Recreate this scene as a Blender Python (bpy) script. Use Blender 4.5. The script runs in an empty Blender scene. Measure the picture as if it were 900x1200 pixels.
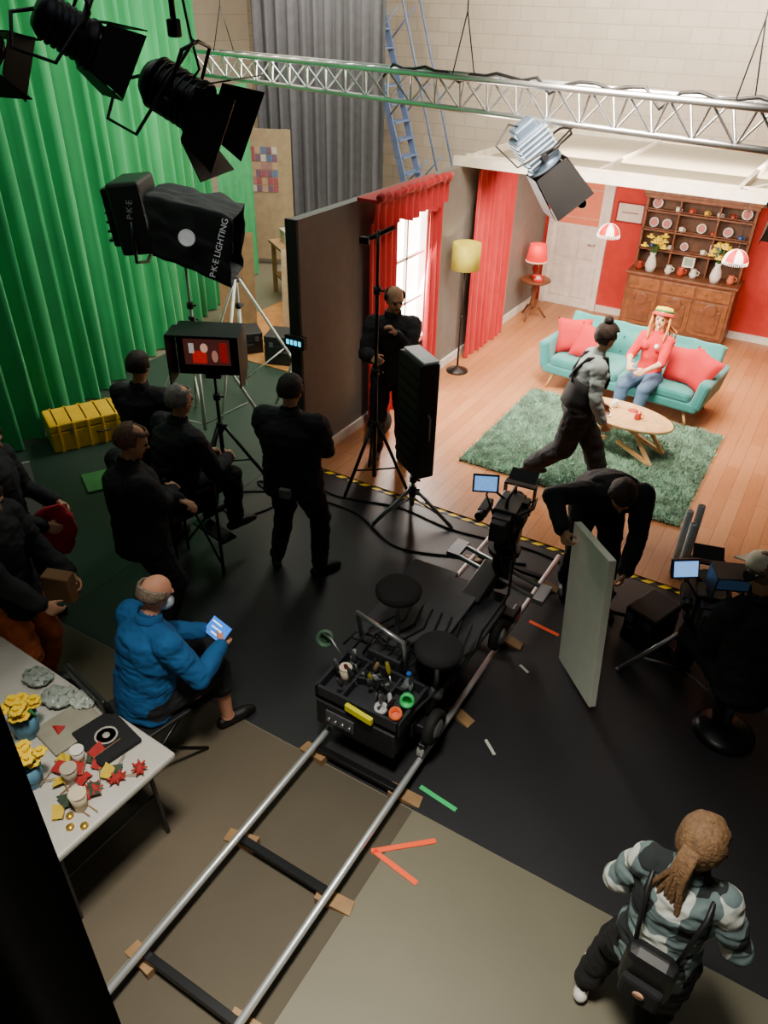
import bpy,math,random
import numpy as np
from mathutils import Vector as V, Matrix as M, noise, Euler
random.seed(7)
SC=bpy.context.scene; COL=SC.collection
X3,Y3,Z3=V((1,0,0)),V((0,1,0)),V((0,0,1))
rad=math.radians
# ---------------- materials
def lin(h):
    h=h.lstrip('#');o=[]
    for i in (0,2,4):
        c=int(h[i:i+2],16)/255
        o.append(c/12.92 if c<=.04045 else ((c+.055)/1.055)**2.4)
    return o
MC={}
def mat(h,rough=.6,metal=0,es=0,var=.12,vs=8,bump=0,bs=60,trans=0,sheen=0):
    k=(h,rough,metal,es,var,vs,bump,bs,trans,sheen)
    if k in MC: return MC[k]
    m=bpy.data.materials.new('surface_'+h);m.use_nodes=True
    nt=m.node_tree;b=nt.nodes['Principled BSDF'];L=nt.links.new
    c=lin(h);b.inputs['Roughness'].default_value=rough;b.inputs['Metallic'].default_value=metal
    b.inputs['Base Color'].default_value=(*c,1)
    tc=nt.nodes.new('ShaderNodeTexCoord')
    if var>0:
        n=nt.nodes.new('ShaderNodeTexNoise');n.inputs['Scale'].default_value=vs;n.inputs['Detail'].default_value=4
        L(tc.outputs['Object'],n.inputs['Vector'])
        r=nt.nodes.new('ShaderNodeValToRGB')
        r.color_ramp.elements[0].position=.3;r.color_ramp.elements[1].position=.7
        r.color_ramp.elements[0].color=(*[x*(1-var) for x in c],1)
        r.color_ramp.elements[1].color=(*[min(1,x*(1+var)) for x in c],1)
        L(n.outputs['Fac'],r.inputs[0]);L(r.outputs[0],b.inputs['Base Color'])
    if es>0:
        b.inputs['Emission Color'].default_value=(*c,1);b.inputs['Emission Strength'].default_value=es
    if bump>0:
        n2=nt.nodes.new('ShaderNodeTexNoise');n2.inputs['Scale'].default_value=bs;L(tc.outputs['Object'],n2.inputs['Vector'])
        bp=nt.nodes.new('ShaderNodeBump');bp.inputs['Strength'].default_value=bump;bp.inputs['Distance'].default_value=.01
        L(n2.outputs['Fac'],bp.inputs['Height']);L(bp.outputs[0],b.inputs['Normal'])
    if trans>0: b.inputs['Transmission Weight'].default_value=trans
    if sheen>0: b.inputs['Sheen Weight'].default_value=sheen
    MC[k]=m;return m
def brickmat(name,c1,c2,mortar,w,hh,ms,rot=None,scale=1,off=.5,rough=.8,bump=.3,grain=0):
    m=bpy.data.materials.new(name);m.use_nodes=True;nt=m.node_tree;b=nt.nodes['Principled BSDF'];L=nt.links.new
    tc=nt.nodes.new('ShaderNodeTexCoord');mp=nt.nodes.new('ShaderNodeMapping')
    if rot: mp.inputs['Rotation'].default_value=rot
    L(tc.outputs['Object'],mp.inputs[0])
    t=nt.nodes.new('ShaderNodeTexBrick');L(mp.outputs[0],t.inputs[0])
    t.inputs['Color1'].default_value=(*lin(c1),1);t.inputs['Color2'].default_value=(*lin(c2),1);t.inputs['Mortar'].default_value=(*lin(mortar),1)
    t.inputs['Scale'].default_value=scale;t.inputs['Brick Width'].default_value=w;t.inputs['Row Height'].default_value=hh;t.inputs['Mortar Size'].default_value=ms
    t.offset=off
    n=nt.nodes.new('ShaderNodeTexNoise');n.inputs['Scale'].default_value=3;n.inputs['Detail'].default_value=6
    if grain:
        mp2=nt.nodes.new('ShaderNodeMapping');mp2.inputs['Scale'].default_value=(22,1.6,1);L(tc.outputs['Object'],mp2.inputs[0]);L(mp2.outputs[0],n.inputs[0])
    else: L(tc.outputs['Object'],n.inputs[0])
    mx=nt.nodes.new('ShaderNodeMixRGB');mx.blend_type='MULTIPLY';mx.inputs[0].default_value=.35 if grain else .25
    L(t.outputs[0],mx.inputs[1]);L(n.outputs['Fac'],mx.inputs[2]);L(mx.outputs[0],b.inputs['Base Color'])
    b.inputs['Roughness'].default_value=rough
    bp=nt.nodes.new('ShaderNodeBump');bp.inputs['Strength'].default_value=bump;bp.inputs['Distance'].default_value=.01;bp.invert=True
    L(t.outputs['Fac'],bp.inputs['Height']);L(bp.outputs[0],b.inputs['Normal'])
    return m
BLK=mat('151517',.5);BLKM=mat('101013',.35,.3);RUB=mat('0c0c0c',.8);STEEL=mat('c4c7cb',.32,.9,var=.05);ALU=mat('9a9da2',.4,.9,var=.05)
WHT=mat('e6e4de',.5);CLOTHB=mat('121215',.9,bump=.3,bs=120)
WOODD=mat('6e4228',.45,var=.35,vs=14);WOODL=mat('d4a872',.4,var=.2,vs=14);PLY=mat('96744e',.7,var=.2)
# ---------------- mesh builder
class B:
    def __init__(s): s.v=[];s.f=[];s.sm=[];s.T=None
    def add(s,vs,fs,sm):
        o=len(s.v)
        s.v+= [s.T@V(p) for p in vs] if s.T else [V(p) for p in vs]
        for i,f in enumerate(fs):
            s.f.append([a+o for a in f]);s.sm.append(sm[i] if isinstance(sm,list) else sm)
        return s
    def box(s,c,d,rot=None):
        R=M.Identity(3)
        if rot is not None: R=Euler([rad(a) for a in rot]).to_matrix()
        c=V(c);vs=[c+R@V((x*d[0]/2,y*d[1]/2,z*d[2]/2)) for x in(-1,1) for y in(-1,1) for z in(-1,1)]
        return s.add(vs,[(0,1,3,2),(4,6,7,5),(0,4,5,1),(2,3,7,6),(0,2,6,4),(1,5,7,3)],False)
    def cyl(s,p,q,r,r2=None,n=14,cap=True):
        p,q=V(p),V(q);r2=r if r2 is None else r2
        d=(q-p).normalized();a=d.orthogonal().normalized();b=d.cross(a)
        vs=[]
        for c,rr in((p,r),(q,r2)):
            vs+=[c+(a*math.cos(t*2*math.pi/n)+b*math.sin(t*2*math.pi/n))*rr for t in range(n)]
        fs=[(i,(i+1)%n,n+(i+1)%n,n+i) for i in range(n)];sm=[True]*n
        if cap: fs+=[tuple(range(n-1,-1,-1)),tuple(range(n,2*n))];sm+=[False]*2
        return s.add(vs,fs,sm)
    def ring(s,rings,cap=True,closed=True,sm=True):
        n=len(rings[0]);vs=[p for r in rings for p in r];fs=[]
        for i in range(len(rings)-1):
            for j in range(n if closed else n-1):
                k=(j+1)%n;fs.append((i*n+j,i*n+k,(i+1)*n+k,(i+1)*n+j))
        sms=[sm]*len(fs)
        if cap and closed: fs+=[tuple(range(n-1,-1,-1)),tuple(range((len(rings)-1)*n,len(rings)*n))];sms+=[False,False]
        return s.add(vs,fs,sms)
    def lathe(s,prof,c=(0,0,0),ax=(0,0,1),n=20):
        c=V(c);d=V(ax).normalized();a=d.orthogonal().normalized();b=d.cross(a)
        return s.ring([[c+d*z+(a*math.cos(t*2*math.pi/n)+b*math.sin(t*2*math.pi/n))*max(r,1e-4) for t in range(n)] for r,z in prof])
    def tube(s,pts,r,n=8):
        pts=[V(p) for p in pts];rs=[];a=None
        for i,p in enumerate(pts):
            d=(pts[min(i+1,len(pts)-1)]-pts[max(i-1,0)]).normalized()
            a=(a-d*a.dot(d)).normalized() if a is not None and (a-d*a.dot(d)).length>1e-3 else d.orthogonal().normalized()
            b=d.cross(a);rr=r[i] if isinstance(r,(list,tuple)) else r
            rs.append([p+(a*math.cos(t*2*math.pi/n)+b*math.sin(t*2*math.pi/n))*rr for t in range(n)])
        return s.ring(rs)
    def sph(s,c,r,n=16,F=None):
        if not isinstance(r,(tuple,list)): r=(r,r,r)
        c=V(c);F=F or M.Identity(3);m=max(6,n//2);rs=[]
        for i in range(m+1):
            ph=math.pi*i/m;q=max(math.sin(ph),1e-3)
            rs.append([c+F@V((math.cos(t*2*math.pi/n)*q*r[0],math.sin(t*2*math.pi/n)*q*r[1],-math.cos(ph)*r[2])) for t in range(n)])
        return s.ring(rs)
    def rcone(s,p,q,r1,r2,n=12):
        p,q=V(p),V(q);d=q-p
        if d.length<1e-4: d=V((0,0,1e-3))
        L=d.length;prof=[]
        for i in range(5): t=math.pi/2*i/4;prof.append((r1*math.sin(t),-r1*math.cos(t)))
        for i in range(5): t=math.pi/2*i/4;prof.append((r2*math.cos(t),L+r2*math.sin(t)))
        return s.lathe(prof,p,d,n)
    def sheet(s,fn,nu,nv,sm=True):
        return s.ring([[fn(i/nu,j/nv) for j in range(nv+1)] for i in range(nu+1)],False,False,sm)
def setp(o,label=None,cat=None,kind=None,group=None):
    if label:o['label']=label
    if cat:o['category']=cat
    if kind:o['kind']=kind
    if group:o['group']=group
def ob(name,b,m,parent=None,loc=None,rot=None,bev=0,solid=0,sub=0,**k):
    me=bpy.data.meshes.new(name);me.from_pydata([tuple(p) for p in b.v],[],b.f)
    me.polygons.foreach_set('use_smooth',b.sm);me.materials.append(m)
    o=bpy.data.objects.new(name,me);COL.objects.link(o)
    if parent:o.parent=parent
    if loc:o.location=loc
    if rot:o.rotation_euler=[rad(a) for a in rot]
    if bev:
        q=o.modifiers.new('b','BEVEL');q.width=bev;q.segments=2;q.limit_method='ANGLE'
    if solid:
        q=o.modifiers.new('s','SOLIDIFY');q.thickness=solid;q.offset=0
    setp(o,**k);return o
def thing(name,label,cat,loc,rz=0,rot=None,group=None,scale=None):
    o=bpy.data.objects.new(name,None);o.empty_display_size=.1;COL.objects.link(o);o.location=loc
    o.rotation_euler=[rad(a) for a in rot] if rot else (0,0,rad(rz));setp(o,label,cat,None,group)
    if scale:o.scale=(scale,)*3
    return o
def text(body,size,m,parent,loc,rot,name='lettering'):
    cu=bpy.data.curves.new('t','FONT');cu.body=body;cu.size=size;cu.align_x='CENTER';cu.align_y='CENTER';cu.extrude=.001
    t=bpy.data.objects.new('t',cu);COL.objects.link(t);bpy.context.view_layer.update()
    me=bpy.data.meshes.new_from_object(t.evaluated_get(bpy.context.evaluated_depsgraph_get()))
    bpy.data.objects.remove(t);me.materials.clear();me.materials.append(m)
    o=bpy.data.objects.new(name,me);COL.objects.link(o);o.parent=parent;o.location=loc;o.rotation_euler=[rad(a) for a in rot]
    return o
def aim(d,roll=0):
    q=V(d).normalized();yaw=math.degrees(math.atan2(-q.x,q.y));pitch=math.degrees(math.asin(q.z));return (pitch,roll,yaw)
# ---------------- camera
cam=bpy.data.cameras.new('camera');co=bpy.data.objects.new('camera',cam);COL.objects.link(co);SC.camera=co
th=rad(34);a=rad(30.2);r=rad(1.5)
h=V((-math.sin(a),math.cos(a),0));R0=V((math.cos(a),math.sin(a),0))
F=math.cos(th)*h-math.sin(th)*Z3;U0=math.sin(th)*h+math.cos(th)*Z3
U=math.cos(r)*U0-math.sin(r)*R0;R=math.cos(r)*R0+math.sin(r)*U0
mw=M.Identity(4)
for i in range(3): mw[i][0]=R[i];mw[i][1]=U[i];mw[i][2]=-F[i]
mw[2][3]=4.0;co.matrix_world=mw
cam.sensor_fit='VERTICAL';cam.sensor_height=36;cam.lens=26.7;cam.clip_start=.05
# ================= STRUCTURE
ob('floor',B().box((-4,7.5,-.05),(18,20,.1)),mat('6a6554',.55,var=.07,vs=1.5,bump=.05,bs=30),kind='structure')
ob('wall_north',B().box((-4,15.1,3.5),(18,.2,7)),brickmat('painted_blockwork','e2d6c0','d9ccb6','c6b9a4',.46,.22,.008,rot=(rad(90),0,0),rough=.8,bump=.2),kind='structure')
ob('wall_west',B().box((-12.5,7.5,3.5),(.2,15,7)),brickmat('painted_blockwork_side','e2d6c0','d9ccb6','c6b9a4',.46,.22,.008,rot=(rad(90),0,rad(90)),rough=.8,bump=.2),kind='structure')
def mat_slab(name,x0,x1,y0,y1,z,m,label,cat='floor covering'):
    return ob(name,B().box(((x0+x1)/2,(y0+y1)/2,z/2),(x1-x0,y1-y0,z)),m,label=label,cat=cat)
mat_slab('dance_floor_mat',-4.35,3.5,2.5,5.42,.005,mat('222225',.45,var=.12,vs=2),'black vinyl floor mat under the film crew')
mat_slab('floor_mat',-7.4,-4.36,2.5,7.4,.005,mat('21352b',.55,var=.15,vs=2),'dark green vinyl floor mat beside the green drape')
mat_slab('floor_paper',-1.98,-1.2,.4,2.49,.003,mat('4c4436',.8,var=.08,vs=3),'brown protective paper under the dolly track')
mat_slab('floor_sheet',-6,-2.0,-.6,2.49,.003,mat('564c3c',.7,var=.1,vs=2),'brown floor sheet beneath the folding table')
WOODF=brickmat('wood_planks','cc8e60','bc7c4e','945e3a',1.3,.13,.003,rot=(0,0,rad(90)),rough=.38,bump=.12,grain=1)
ob('trim_1',B().box((-1.25,8.6,.01),(5.7,6.3,.02)),WOODF,kind='structure')
GREYW=mat('7e7a76',.8,var=.06)
wl=B()
def wbox(y0,y1,z0,z1): wl.box((-4.15,(y0+y1)/2,(z0+z1)/2),(.1,y1-y0,z1-z0))
wbox(5.44,6.98,0,2.42);wbox(7.82,11.75,0,2.42);wbox(6.98,7.82,0,.62);wbox(6.98,7.82,2.2,2.42)
ob('wall_left',wl,GREYW,kind='structure')
ob('wall_edge',B().box((-4.15,5.42,1.21),(.12,.03,2.43)),mat('2c2a28',.8),kind='structure')
REDW=mat('c43028',.75,var=.08)
ob('wall_rear',B().box((-.83,11.8,1.21),(4.6,.1,2.42)).box((-4.07,11.8,1.21),(.16,.1,2.42)).box((-3.56,11.8,2.2),(.9,.1,.44)),REDW,kind='structure')
ob('baseboard_rear',B().box((-.85,11.735,.06),(4.5,.03,.12)),WHT,kind='structure')
ob('baseboard_left',B().box((-4.085,8.5,.06),(.03,6.2,.12)),WHT,kind='structure')
w=ob('window_1',B().box((-4.12,7.0,1.41),(.1,.05,1.58)).box((-4.12,7.8,1.41),(.1,.05,1.58)).box((-4.12,7.4,.65),(.14,.84,.06)).box((-4.12,7.4,2.17),(.1,.84,.06)),WHT,kind='structure')
ob('glazing_bars',B().box((-4.12,7.4,1.15),(.04,.76,.03)).box((-4.12,7.4,1.65),(.04,.76,.03)).box((-4.12,7.4,1.41),(.04,.035,1.5)),WHT,w)
ob('window_pane',B().box((-4.16,7.4,1.41),(.01,.76,1.5)),mat('fff4e6',.5,es=14,var=0),w,label='brightly backlit frosted pane')
DW=mat('f2eee8',.5)
d=ob('door_1',B().box((-3.57,11.76,.98),(.76,.05,1.94)),DW,kind='structure')
ob('door_frame',B().box((-3.99,11.74,1.0),(.08,.08,2.02)).box((-3.15,11.74,1.0),(.08,.08,2.02)).box((-3.57,11.74,2.01),(.92,.08,.08)),DW,d)
for x in (-3.74,-3.4):
    for z,hh in ((.42,.5),(.97,.4)): ob('door_panel',B().box((x,11.73,z),(.26,.02,hh)),DW,d,bev=.008)
ob('door_glass',B().box((-3.57,11.735,1.56),(.6,.012,.6)),mat('d87858',.3,es=.4,var=.06,vs=20),d,label='pink patterned glass panel')
gb=B()
for z in(1.36,1.76): gb.box((-3.57,11.725,z),(.6,.014,.012))
gb.lathe([(.07,0),(.085,0),(.085,.006),(.07,.006),(.07,0)],(-3.57,11.727,1.56),(0,-1,0),24)
ob('glazing_bars',gb,mat('ecc0a4',.5),d)
ob('door_handle',B().cyl((-3.27,11.73,1.0),(-3.27,11.68,1.0),.012).cyl((-3.27,11.69,1.0),(-3.37,11.69,1.0),.01),STEEL,d)
ob('ceiling',B().box((-1.45,10.2,2.46),(5.3,3.1,.02)),mat('a49a84',.9,var=.06,vs=2),kind='structure')
TB=mat('ece4d4',.7)
bm=B().box((-1.45,8.62,2.48),(5.5,.05,.10)).box((-1.45,8.84,2.5),(5.4,.04,.06)).box((-4.05,10.2,2.5),(.05,3.1,.08)).box((-1.1,10.2,2.5),(.045,3.1,.07)).box((-2.6,10.2,2.49),(.03,3.1,.04)).box((-1.45,11.7,2.5),(5.4,.06,.1))
bm.box((-.5,10.2,2.49),(math.hypot(1.2,3.0),.035,.05),(0,0,math.degrees(math.atan2(3.0,1.2))))
ob('trim_2',bm,TB,kind='structure')
tb=B()
for i in range(31):
    x=-4.0+i*.14
    tb.add([(x,5.40,.0095),(x+.07,5.40,.0095),(x+.14,5.475,.0095),(x+.07,5.475,.0095)],[(0,1,2,3)],False)
hz=ob('hazard_tape',B().box((-1.85,5.4375,.007),(4.4,.075,.004)),mat('0c0c0c',.5),label='black and yellow hazard tape along the set floor edge',cat='tape')
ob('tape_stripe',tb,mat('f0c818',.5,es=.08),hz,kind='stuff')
# ================= DRAPES
def drape(name,pts,z0,z1,amp,wl,m,label,cat='curtain',seed=0,nv=10,flare=.5,**k):
    pts=[V((*p,0)) for p in pts];seg=[(pts[i+1]-pts[i]).length for i in range(len(pts)-1)];L=sum(seg)
    def at(s):
        i=0
        while i<len(seg)-1 and s>seg[i]: s-=seg[i];i+=1
        d=(pts[i+1]-pts[i]).normalized();return pts[i]+d*s,V((d.y,-d.x,0))
    def fn(u,v):
        s=u*L;p,nn=at(s);ph=s/wl*2*math.pi+1.6*noise.noise(V((s*1.3,seed,0)))+.5*noise.noise(V((s*2,v*2,seed)))
        A=amp*(.55+flare*(1-v))*(1+.5*noise.noise(V((s*3,seed+5,v))))
        q=p+nn*(A*math.sin(ph)+.25*A*math.sin(2.3*ph+v))
        return V((q.x,q.y,z0+(z1-z0)*v))
    return ob(name,B().sheet(fn,int(L/wl*9),nv),m,label=label,cat=cat,**k)
GRN=mat('188a4a',.8,var=.1,vs=2,sheen=.2)
drape('curtain',[(-6.5,1.0),(-6.85,4.2),(-7.6,7.0),(-8.2,8.8)],.02,5.6,.10,.27,GRN,'bright green pleated chroma key drape along the studio wall',nv=14)
drape('curtain',[(-8.4,9.2),(-8.7,10.4)],.02,2.9,.05,.25,mat('3a9a60',.8),'pale green drape hanging behind the lamp stands',seed=9)
drape('curtain',[(-9.75,11.9),(-7.35,12.3)],.02,5.6,.06,.22,mat('606166',.85,var=.1),'grey pleated studio drape in front of the block wall',seed=3,nv=12)
RED=mat('b81420',.75,var=.1,vs=5,sheen=.2)
drape('curtain',[(-4.0,6.46),(-4.0,6.98)],.03,2.2,.04,.13,RED,'long red curtain hung at one side of the window',seed=1)
drape('curtain',[(-4.0,7.70),(-4.0,7.98)],.03,2.25,.04,.11,RED,'long red curtain hung at one side of the window',seed=2)
drape('curtain',[(-3.98,8.85),(-3.98,10.12)],.03,2.36,.05,.16,RED,'full length red curtain on the grey wall behind the lamp',seed=4)
pel=thing('curtain_pelmet','gathered red swag pelmet above the window','curtain pelmet',(-4.0,7.12,2.17))
def pf(u,v):
    y=-.76+1.5*u;return V((.1+.04*math.sin(u*70)*(1-v)+.03*v,y,.02+.26*v-.05*math.sin(u*math.pi*3)**2*(1-v)))
ob('fabric',B().sheet(pf,120,6),RED,pel);ob('board',B().box((.03,0,.27),(.24,1.5,.03)),RED,pel)
ob('ruffle',B().tube([(.16,-.76+i*.0375,.30+.015*math.sin(i*2.1)) for i in range(41)],[.035+.012*math.sin(i*1.7) for i in range(41)]),RED,pel)
drape('curtain',[(-.92,.40),(-1.25,-.1),(-1.5,-.8)],.02,4.6,.03,.18,mat('050506',.95),'black masking drape beside the gantry',seed=8)
# ================= PEOPLE
def ik(a,t,l1,l2,pole):
    a,t=V(a),V(t);dd=t-a;L=dd.length
    if L>l1+l2-.004: t=a+dd*((l1+l2-.004)/L);dd=t-a;L=dd.length
    u=dd/L;x=(l1*l1-l2*l2+L*L)/(2*L);hh=math.sqrt(max(0,l1*l1-x*x))
    p=V(pole);p=p-u*p.dot(u);p.normalize();return a+u*x+p*hh,t
SKIN='cc9878'
def person(label,loc,yaw=0,h=1.75,hip=(0,0,.93),lean=0,side=0,twist=0,hyaw=0,hpitch=8,feet=None,hands=None,
        knee=None,elbow=None,top='1a1a1e',bot='19191e',shoe='0e0e0e',skin=SKIN,sleeve=.95,pant=.98,hair=('short','1a1210'),
        curl=.7,vox=.0095,fem=False,bulk=1.0,wr=.013,jacket=True,legw=1.15):
    k=h/1.75;b=B();segs=[];J=1.2 if jacket else 1.0
    def rc(p,q,r1,r2,z,mesh=True):
        p,q=V(p),V(q)
        if mesh:b.rcone(p,q,r1,r2)
        segs.append((p,q,r1,r2,z))
    hip=V(hip);Rm=M.Rotation(rad(twist),3,'Z')@M.Rotation(rad(-lean),3,'X')@M.Rotation(rad(side),3,'Y')
    cr,cf,cu=Rm@X3,Rm@Y3,Rm@Z3
    Rp=M.Rotation(rad(-lean*.45),3,'X')@M.Rotation(rad(side*.4),3,'Y');pr,pf_,pu=Rp@X3,Rp@Y3,Rp@Z3
    P0=hip;W=P0+((pu+cu).normalized())*.17*k;C=W+cu*.18*k;S=C+cu*.145*k
    wd=.93 if fem else 1.0;kk=k*bulk
    if jacket: sec=[(P0-pu*.11*k,pr,pf_,.180,.145),(P0-pu*.02*k,pr,pf_,.182,.146),(P0+pu*.07*k,pr,pf_,.176,.14),(W,(pr+cr).normalized(),(pf_+cf).normalized(),.172*wd,.134),
         (C,cr,cf,.188*wd,.138),(C+cu*.08*k,cr,cf,.190*wd,.13),(S-cu*.015*k,cr,cf,.14*wd,.095),(S+cu*.035*k,cr,cf,.07,.066)]
    else: sec=[(P0-pu*.09*k,pr,pf_,.11,.09),(P0-pu*.02*k,pr,pf_,.16,.118),(P0+pu*.07*k,pr,pf_,.155,.115),(W,(pr+cr).normalized(),(pf_+cf).normalized(),.135 if fem else .145,.105),
         (C,cr,cf,.165*wd,.122),(C+cu*.08*k,cr,cf,.175*wd,.118),(S-cu*.015*k,cr,cf,.13*wd,.088),(S+cu*.03*k,cr,cf,.062,.058)]
    b.ring([[c+(x*math.cos(t*math.pi/10)*rx+y*math.sin(t*math.pi/10)*ry)*kk for t in range(20)] for c,x,y,rx,ry in sec])
    if jacket: segs.append((P0-pu*.08*k,W,.17*kk,.15*kk,'top'))
    else: segs.append((P0-pu*.1*k,P0,.13*kk,.14*kk,'bot'));segs.append((P0+pu*.04*k,W,.13*kk,.13*kk,'top'))
    segs.append((W,C,.13*kk,.14*kk,'top'));segs.append((C,S,.14*kk,.09*kk,'top'))
    if fem:
        for sx in(-1,1): b.sph(C+cr*.075*sx*k+cf*.085*k+cu*.03*k,.062*k,12)
    Rh=M.Rotation(rad(hyaw),3,'Z')@M.Rotation(rad(-hpitch),3,'X');hr,hf,hu=Rh@X3,Rh@Y3,Rh@Z3
    Hc=S+cu*.09*k+hu*.115*k+hf*.012*k
    rc(S,S+cu*.05*k,.062*k,.056*k,'top' if jacket else 'skin');rc(S+cu*.05*k,Hc-hu*.05*k,.054*k,.052*k,'skin')
    b.sph(Hc+hu*.022*k-hf*.012*k,(.075*k,.094*k,.095*k),18,Rh);b.sph(Hc-hu*.035*k+hf*.02*k,(.06*k,.068*k,.078*k),16,Rh)
    b.rcone(Hc-hu*.085*k+hf*.058*k,Hc-hu*.088*k+hf*.06*k,.026*k,.024*k);b.rcone(Hc+hf*.082*k+hu*.008*k,Hc+hf*.102*k-hu*.022*k,.008*k,.013*k)
    b.rcone(Hc-hr*.035*k+hf*.077*k+hu*.03*k,Hc+hr*.035*k+hf*.077*k+hu*.03*k,.012*k,.012*k)
    for sx in(-1,1): b.sph(Hc+hr*.076*sx*k-hf*.005*k-hu*.008*k,(.012*k,.02*k,.032*k),8,Rh)
    segs.append((Hc-hu*.04*k,Hc+hu*.03*k,.085*k,.1*k,'skin'))
    sw=.155 if fem else .18*(1+(bulk-1)*.5)
    if hands is None: hands=[(-.24,.08,.86),(.24,.08,.86)]
    elbow=elbow or [(-.3,-.8,-.3),(.3,-.8,-.3)]
    for i,sx in((0,-1),(1,1)):
        sh=S+cr*sw*sx*k-cu*.04*k
        E,Wr=ik(sh,hands[i],.29*k,.255*k,elbow[i])
        rc(S+cr*.05*sx*k-cu*.03*k,sh,.07*k*bulk,.068*k*bulk,'top');rc(sh,E,.065*kk*J,.052*k*J,'top')
        Mid=E.lerp(Wr,sleeve) if sleeve>0 else E
        if sleeve>0: rc(E,Mid,.052*k*J,.042*k*J,'top')
        if sleeve<.9: rc(E.lerp(Wr,max(0,sleeve)),Wr,.038*k if sleeve>0 else .04*k,.027*k,'skin')
        fd=(Wr-E).normalized()
        pnn=V((-sx*.8,.2,-.5));pnn=(pnn-fd*pnn.dot(fd)).normalized();ac=fd.cross(pnn)
        ref=V((-sx*.3,.6,.7));ts=1 if ac.dot(ref)>0 else -1
        rc(Wr-fd*.01*k,Wr+fd*.01*k,.026*k,.024*k,'skin')
        for j,(ln,rr) in enumerate(((.07,.0095),(.078,.0095),(.072,.009),(.056,.0085))):
            off=ac*ts*(1.5-j)*.0215*k
            kn=Wr+fd*(.09-.004*abs(j-1))*k+off;rc(Wr+fd*.015*k+off*.6,kn,.014*k,.0125*k,'skin')
            p=kn;ang=curl*(.8+.08*j)
            for t,fr in((1,.45),(2,.3),(3,.25)):
                dd=fd*math.cos(ang*t)+pnn*math.sin(ang*t);q=p+dd*ln*fr*k;rc(p,q,rr*k,rr*.93*k,'skin');p=q
        tb0=Wr+fd*.03*k+ac*ts*.024*k;d1=(fd*.6+ac*ts*.65+pnn*.35).normalized();d2=(fd*.85+ac*ts*.25+pnn*(.3+.4*curl)).normalized()
        t1=tb0+d1*.04*k;rc(tb0,t1,.015*k,.0115*k,'skin');rc(t1,t1+d2*.045*k,.0112*k,.0095*k,'skin')
    if feet is None: feet=[(-.11,0,.08,8),(.11,0,.08,-8)]
    knee=knee or [(-.1,1,0),(.1,1,0)]
    for i,sx in((0,-1),(1,1)):
        hj=P0+pr*.09*sx*k-pu*.03*k;fx,fy,fz,fyaw=feet[i]
        K,A=ik(hj,(fx,fy,fz),.44*k,.43*k,knee[i])
        rc(hj,K,.096*kk*(1+(legw-1)*.5),.07*k*legw,'bot')
        cal=K.lerp(A,.35)
        rc(K,cal,.066*k*legw,.064*k*legw,'bot')
        zc='bot' if pant>.9 else 'skin'
        ank=K.lerp(A,.88) if pant>.9 else A
        rc(cal,ank,(.064*legw if pant>.9 else .054)*k,(.054*legw if pant>.9 else .038)*k,zc)
        rc(ank,A,.04*k,.036*k,'shoe' if pant>.9 else 'skin')
        fd=V((-math.sin(rad(fyaw)),math.cos(rad(fyaw)),0))
        A0=V((A.x,A.y,A.z-.035*k));hl=A0-fd*.045*k;bl=A0+fd*.12*k;to=A0+fd*.175*k-V((0,0,.008))
        rc(A0+V((0,0,.02)),A0,.042*k,.044*k,'shoe');rc(hl,bl,.04*k,.043*k,'shoe');rc(bl,to,.042*k,.031*k,'shoe')
    me=bpy.data.meshes.new('p');me.from_pydata([tuple(p) for p in b.v],[],b.f)
    o=bpy.data.objects.new('p',me);COL.objects.link(o)
    q=o.modifiers.new('r','REMESH');q.mode='VOXEL';q.voxel_size=vox
    q=o.modifiers.new('s','SMOOTH');q.factor=.5;q.iterations=3
    bpy.context.view_layer.update()
    nm=bpy.data.meshes.new_from_object(o.evaluated_get(bpy.context.evaluated_depsgraph_get()));bpy.data.objects.remove(o)
    nv=len(nm.vertices);co_=np.zeros(nv*3);nm.vertices.foreach_get('co',co_);co_=co_.reshape(-1,3)
    no=np.zeros(nv*3);nm.vertex_normals.foreach_get('vector',no);no=no.reshape(-1,3)
    A_=np.array([s[0] for s in segs]);B_=np.array([s[1] for s in segs]);r1=np.array([s[2] for s in segs]);r2=np.array([s[3] for s in segs])
    Z=['skin','top','bot','shoe'];zi=np.array([Z.index(s[4]) for s in segs])
    def zone(pts):
        best=np.full(len(pts),1e9);zz=np.zeros(len(pts),int)
        for j in range(len(segs)):
            ab=B_[j]-A_[j];t=np.clip(((pts-A_[j])@ab)/max(ab@ab,1e-9),0,1)
            dd=np.linalg.norm(pts-(A_[j]+t[:,None]*ab),axis=1)-(r1[j]+(r2[j]-r1[j])*t)
            mk=dd<best;best[mk]=dd[mk];zz[mk]=zi[j]
        return zz
    vz=zone(co_);cl=np.where((vz==1)|(vz==2))[0];s0=loc[0]*3
    for i in cl:
        p=V(co_[i]);s=noise.noise(V((p.x*8+s0,p.y*8,p.z*14)))+.4*(1-2*abs(noise.noise(V((p.x*14+s0,p.y*14,p.z*26)))))
        co_[i]+=no[i]*(wr*s+.003)
    nm.vertices.foreach_set('co',co_.ravel());npo=len(nm.polygons)
    cs=np.zeros(npo*3);nm.polygons.foreach_get('center',cs);fz=zone(cs.reshape(-1,3))
    nm.materials.clear()
    for hx,rg in((skin,.65),(top,.85),(bot,.85),(shoe,.5)): nm.materials.append(mat(hx,rg,var=.08,vs=12))
    nm.polygons.foreach_set('material_index',fz.astype(np.int32));nm.polygons.foreach_set('use_smooth',[True]*npo)
    nm.update()
    body=bpy.data.objects.new('person',nm);COL.objects.link(body);body.location=loc;body.rotation_euler=(0,0,rad(yaw));setp(body,label,'person')
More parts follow.
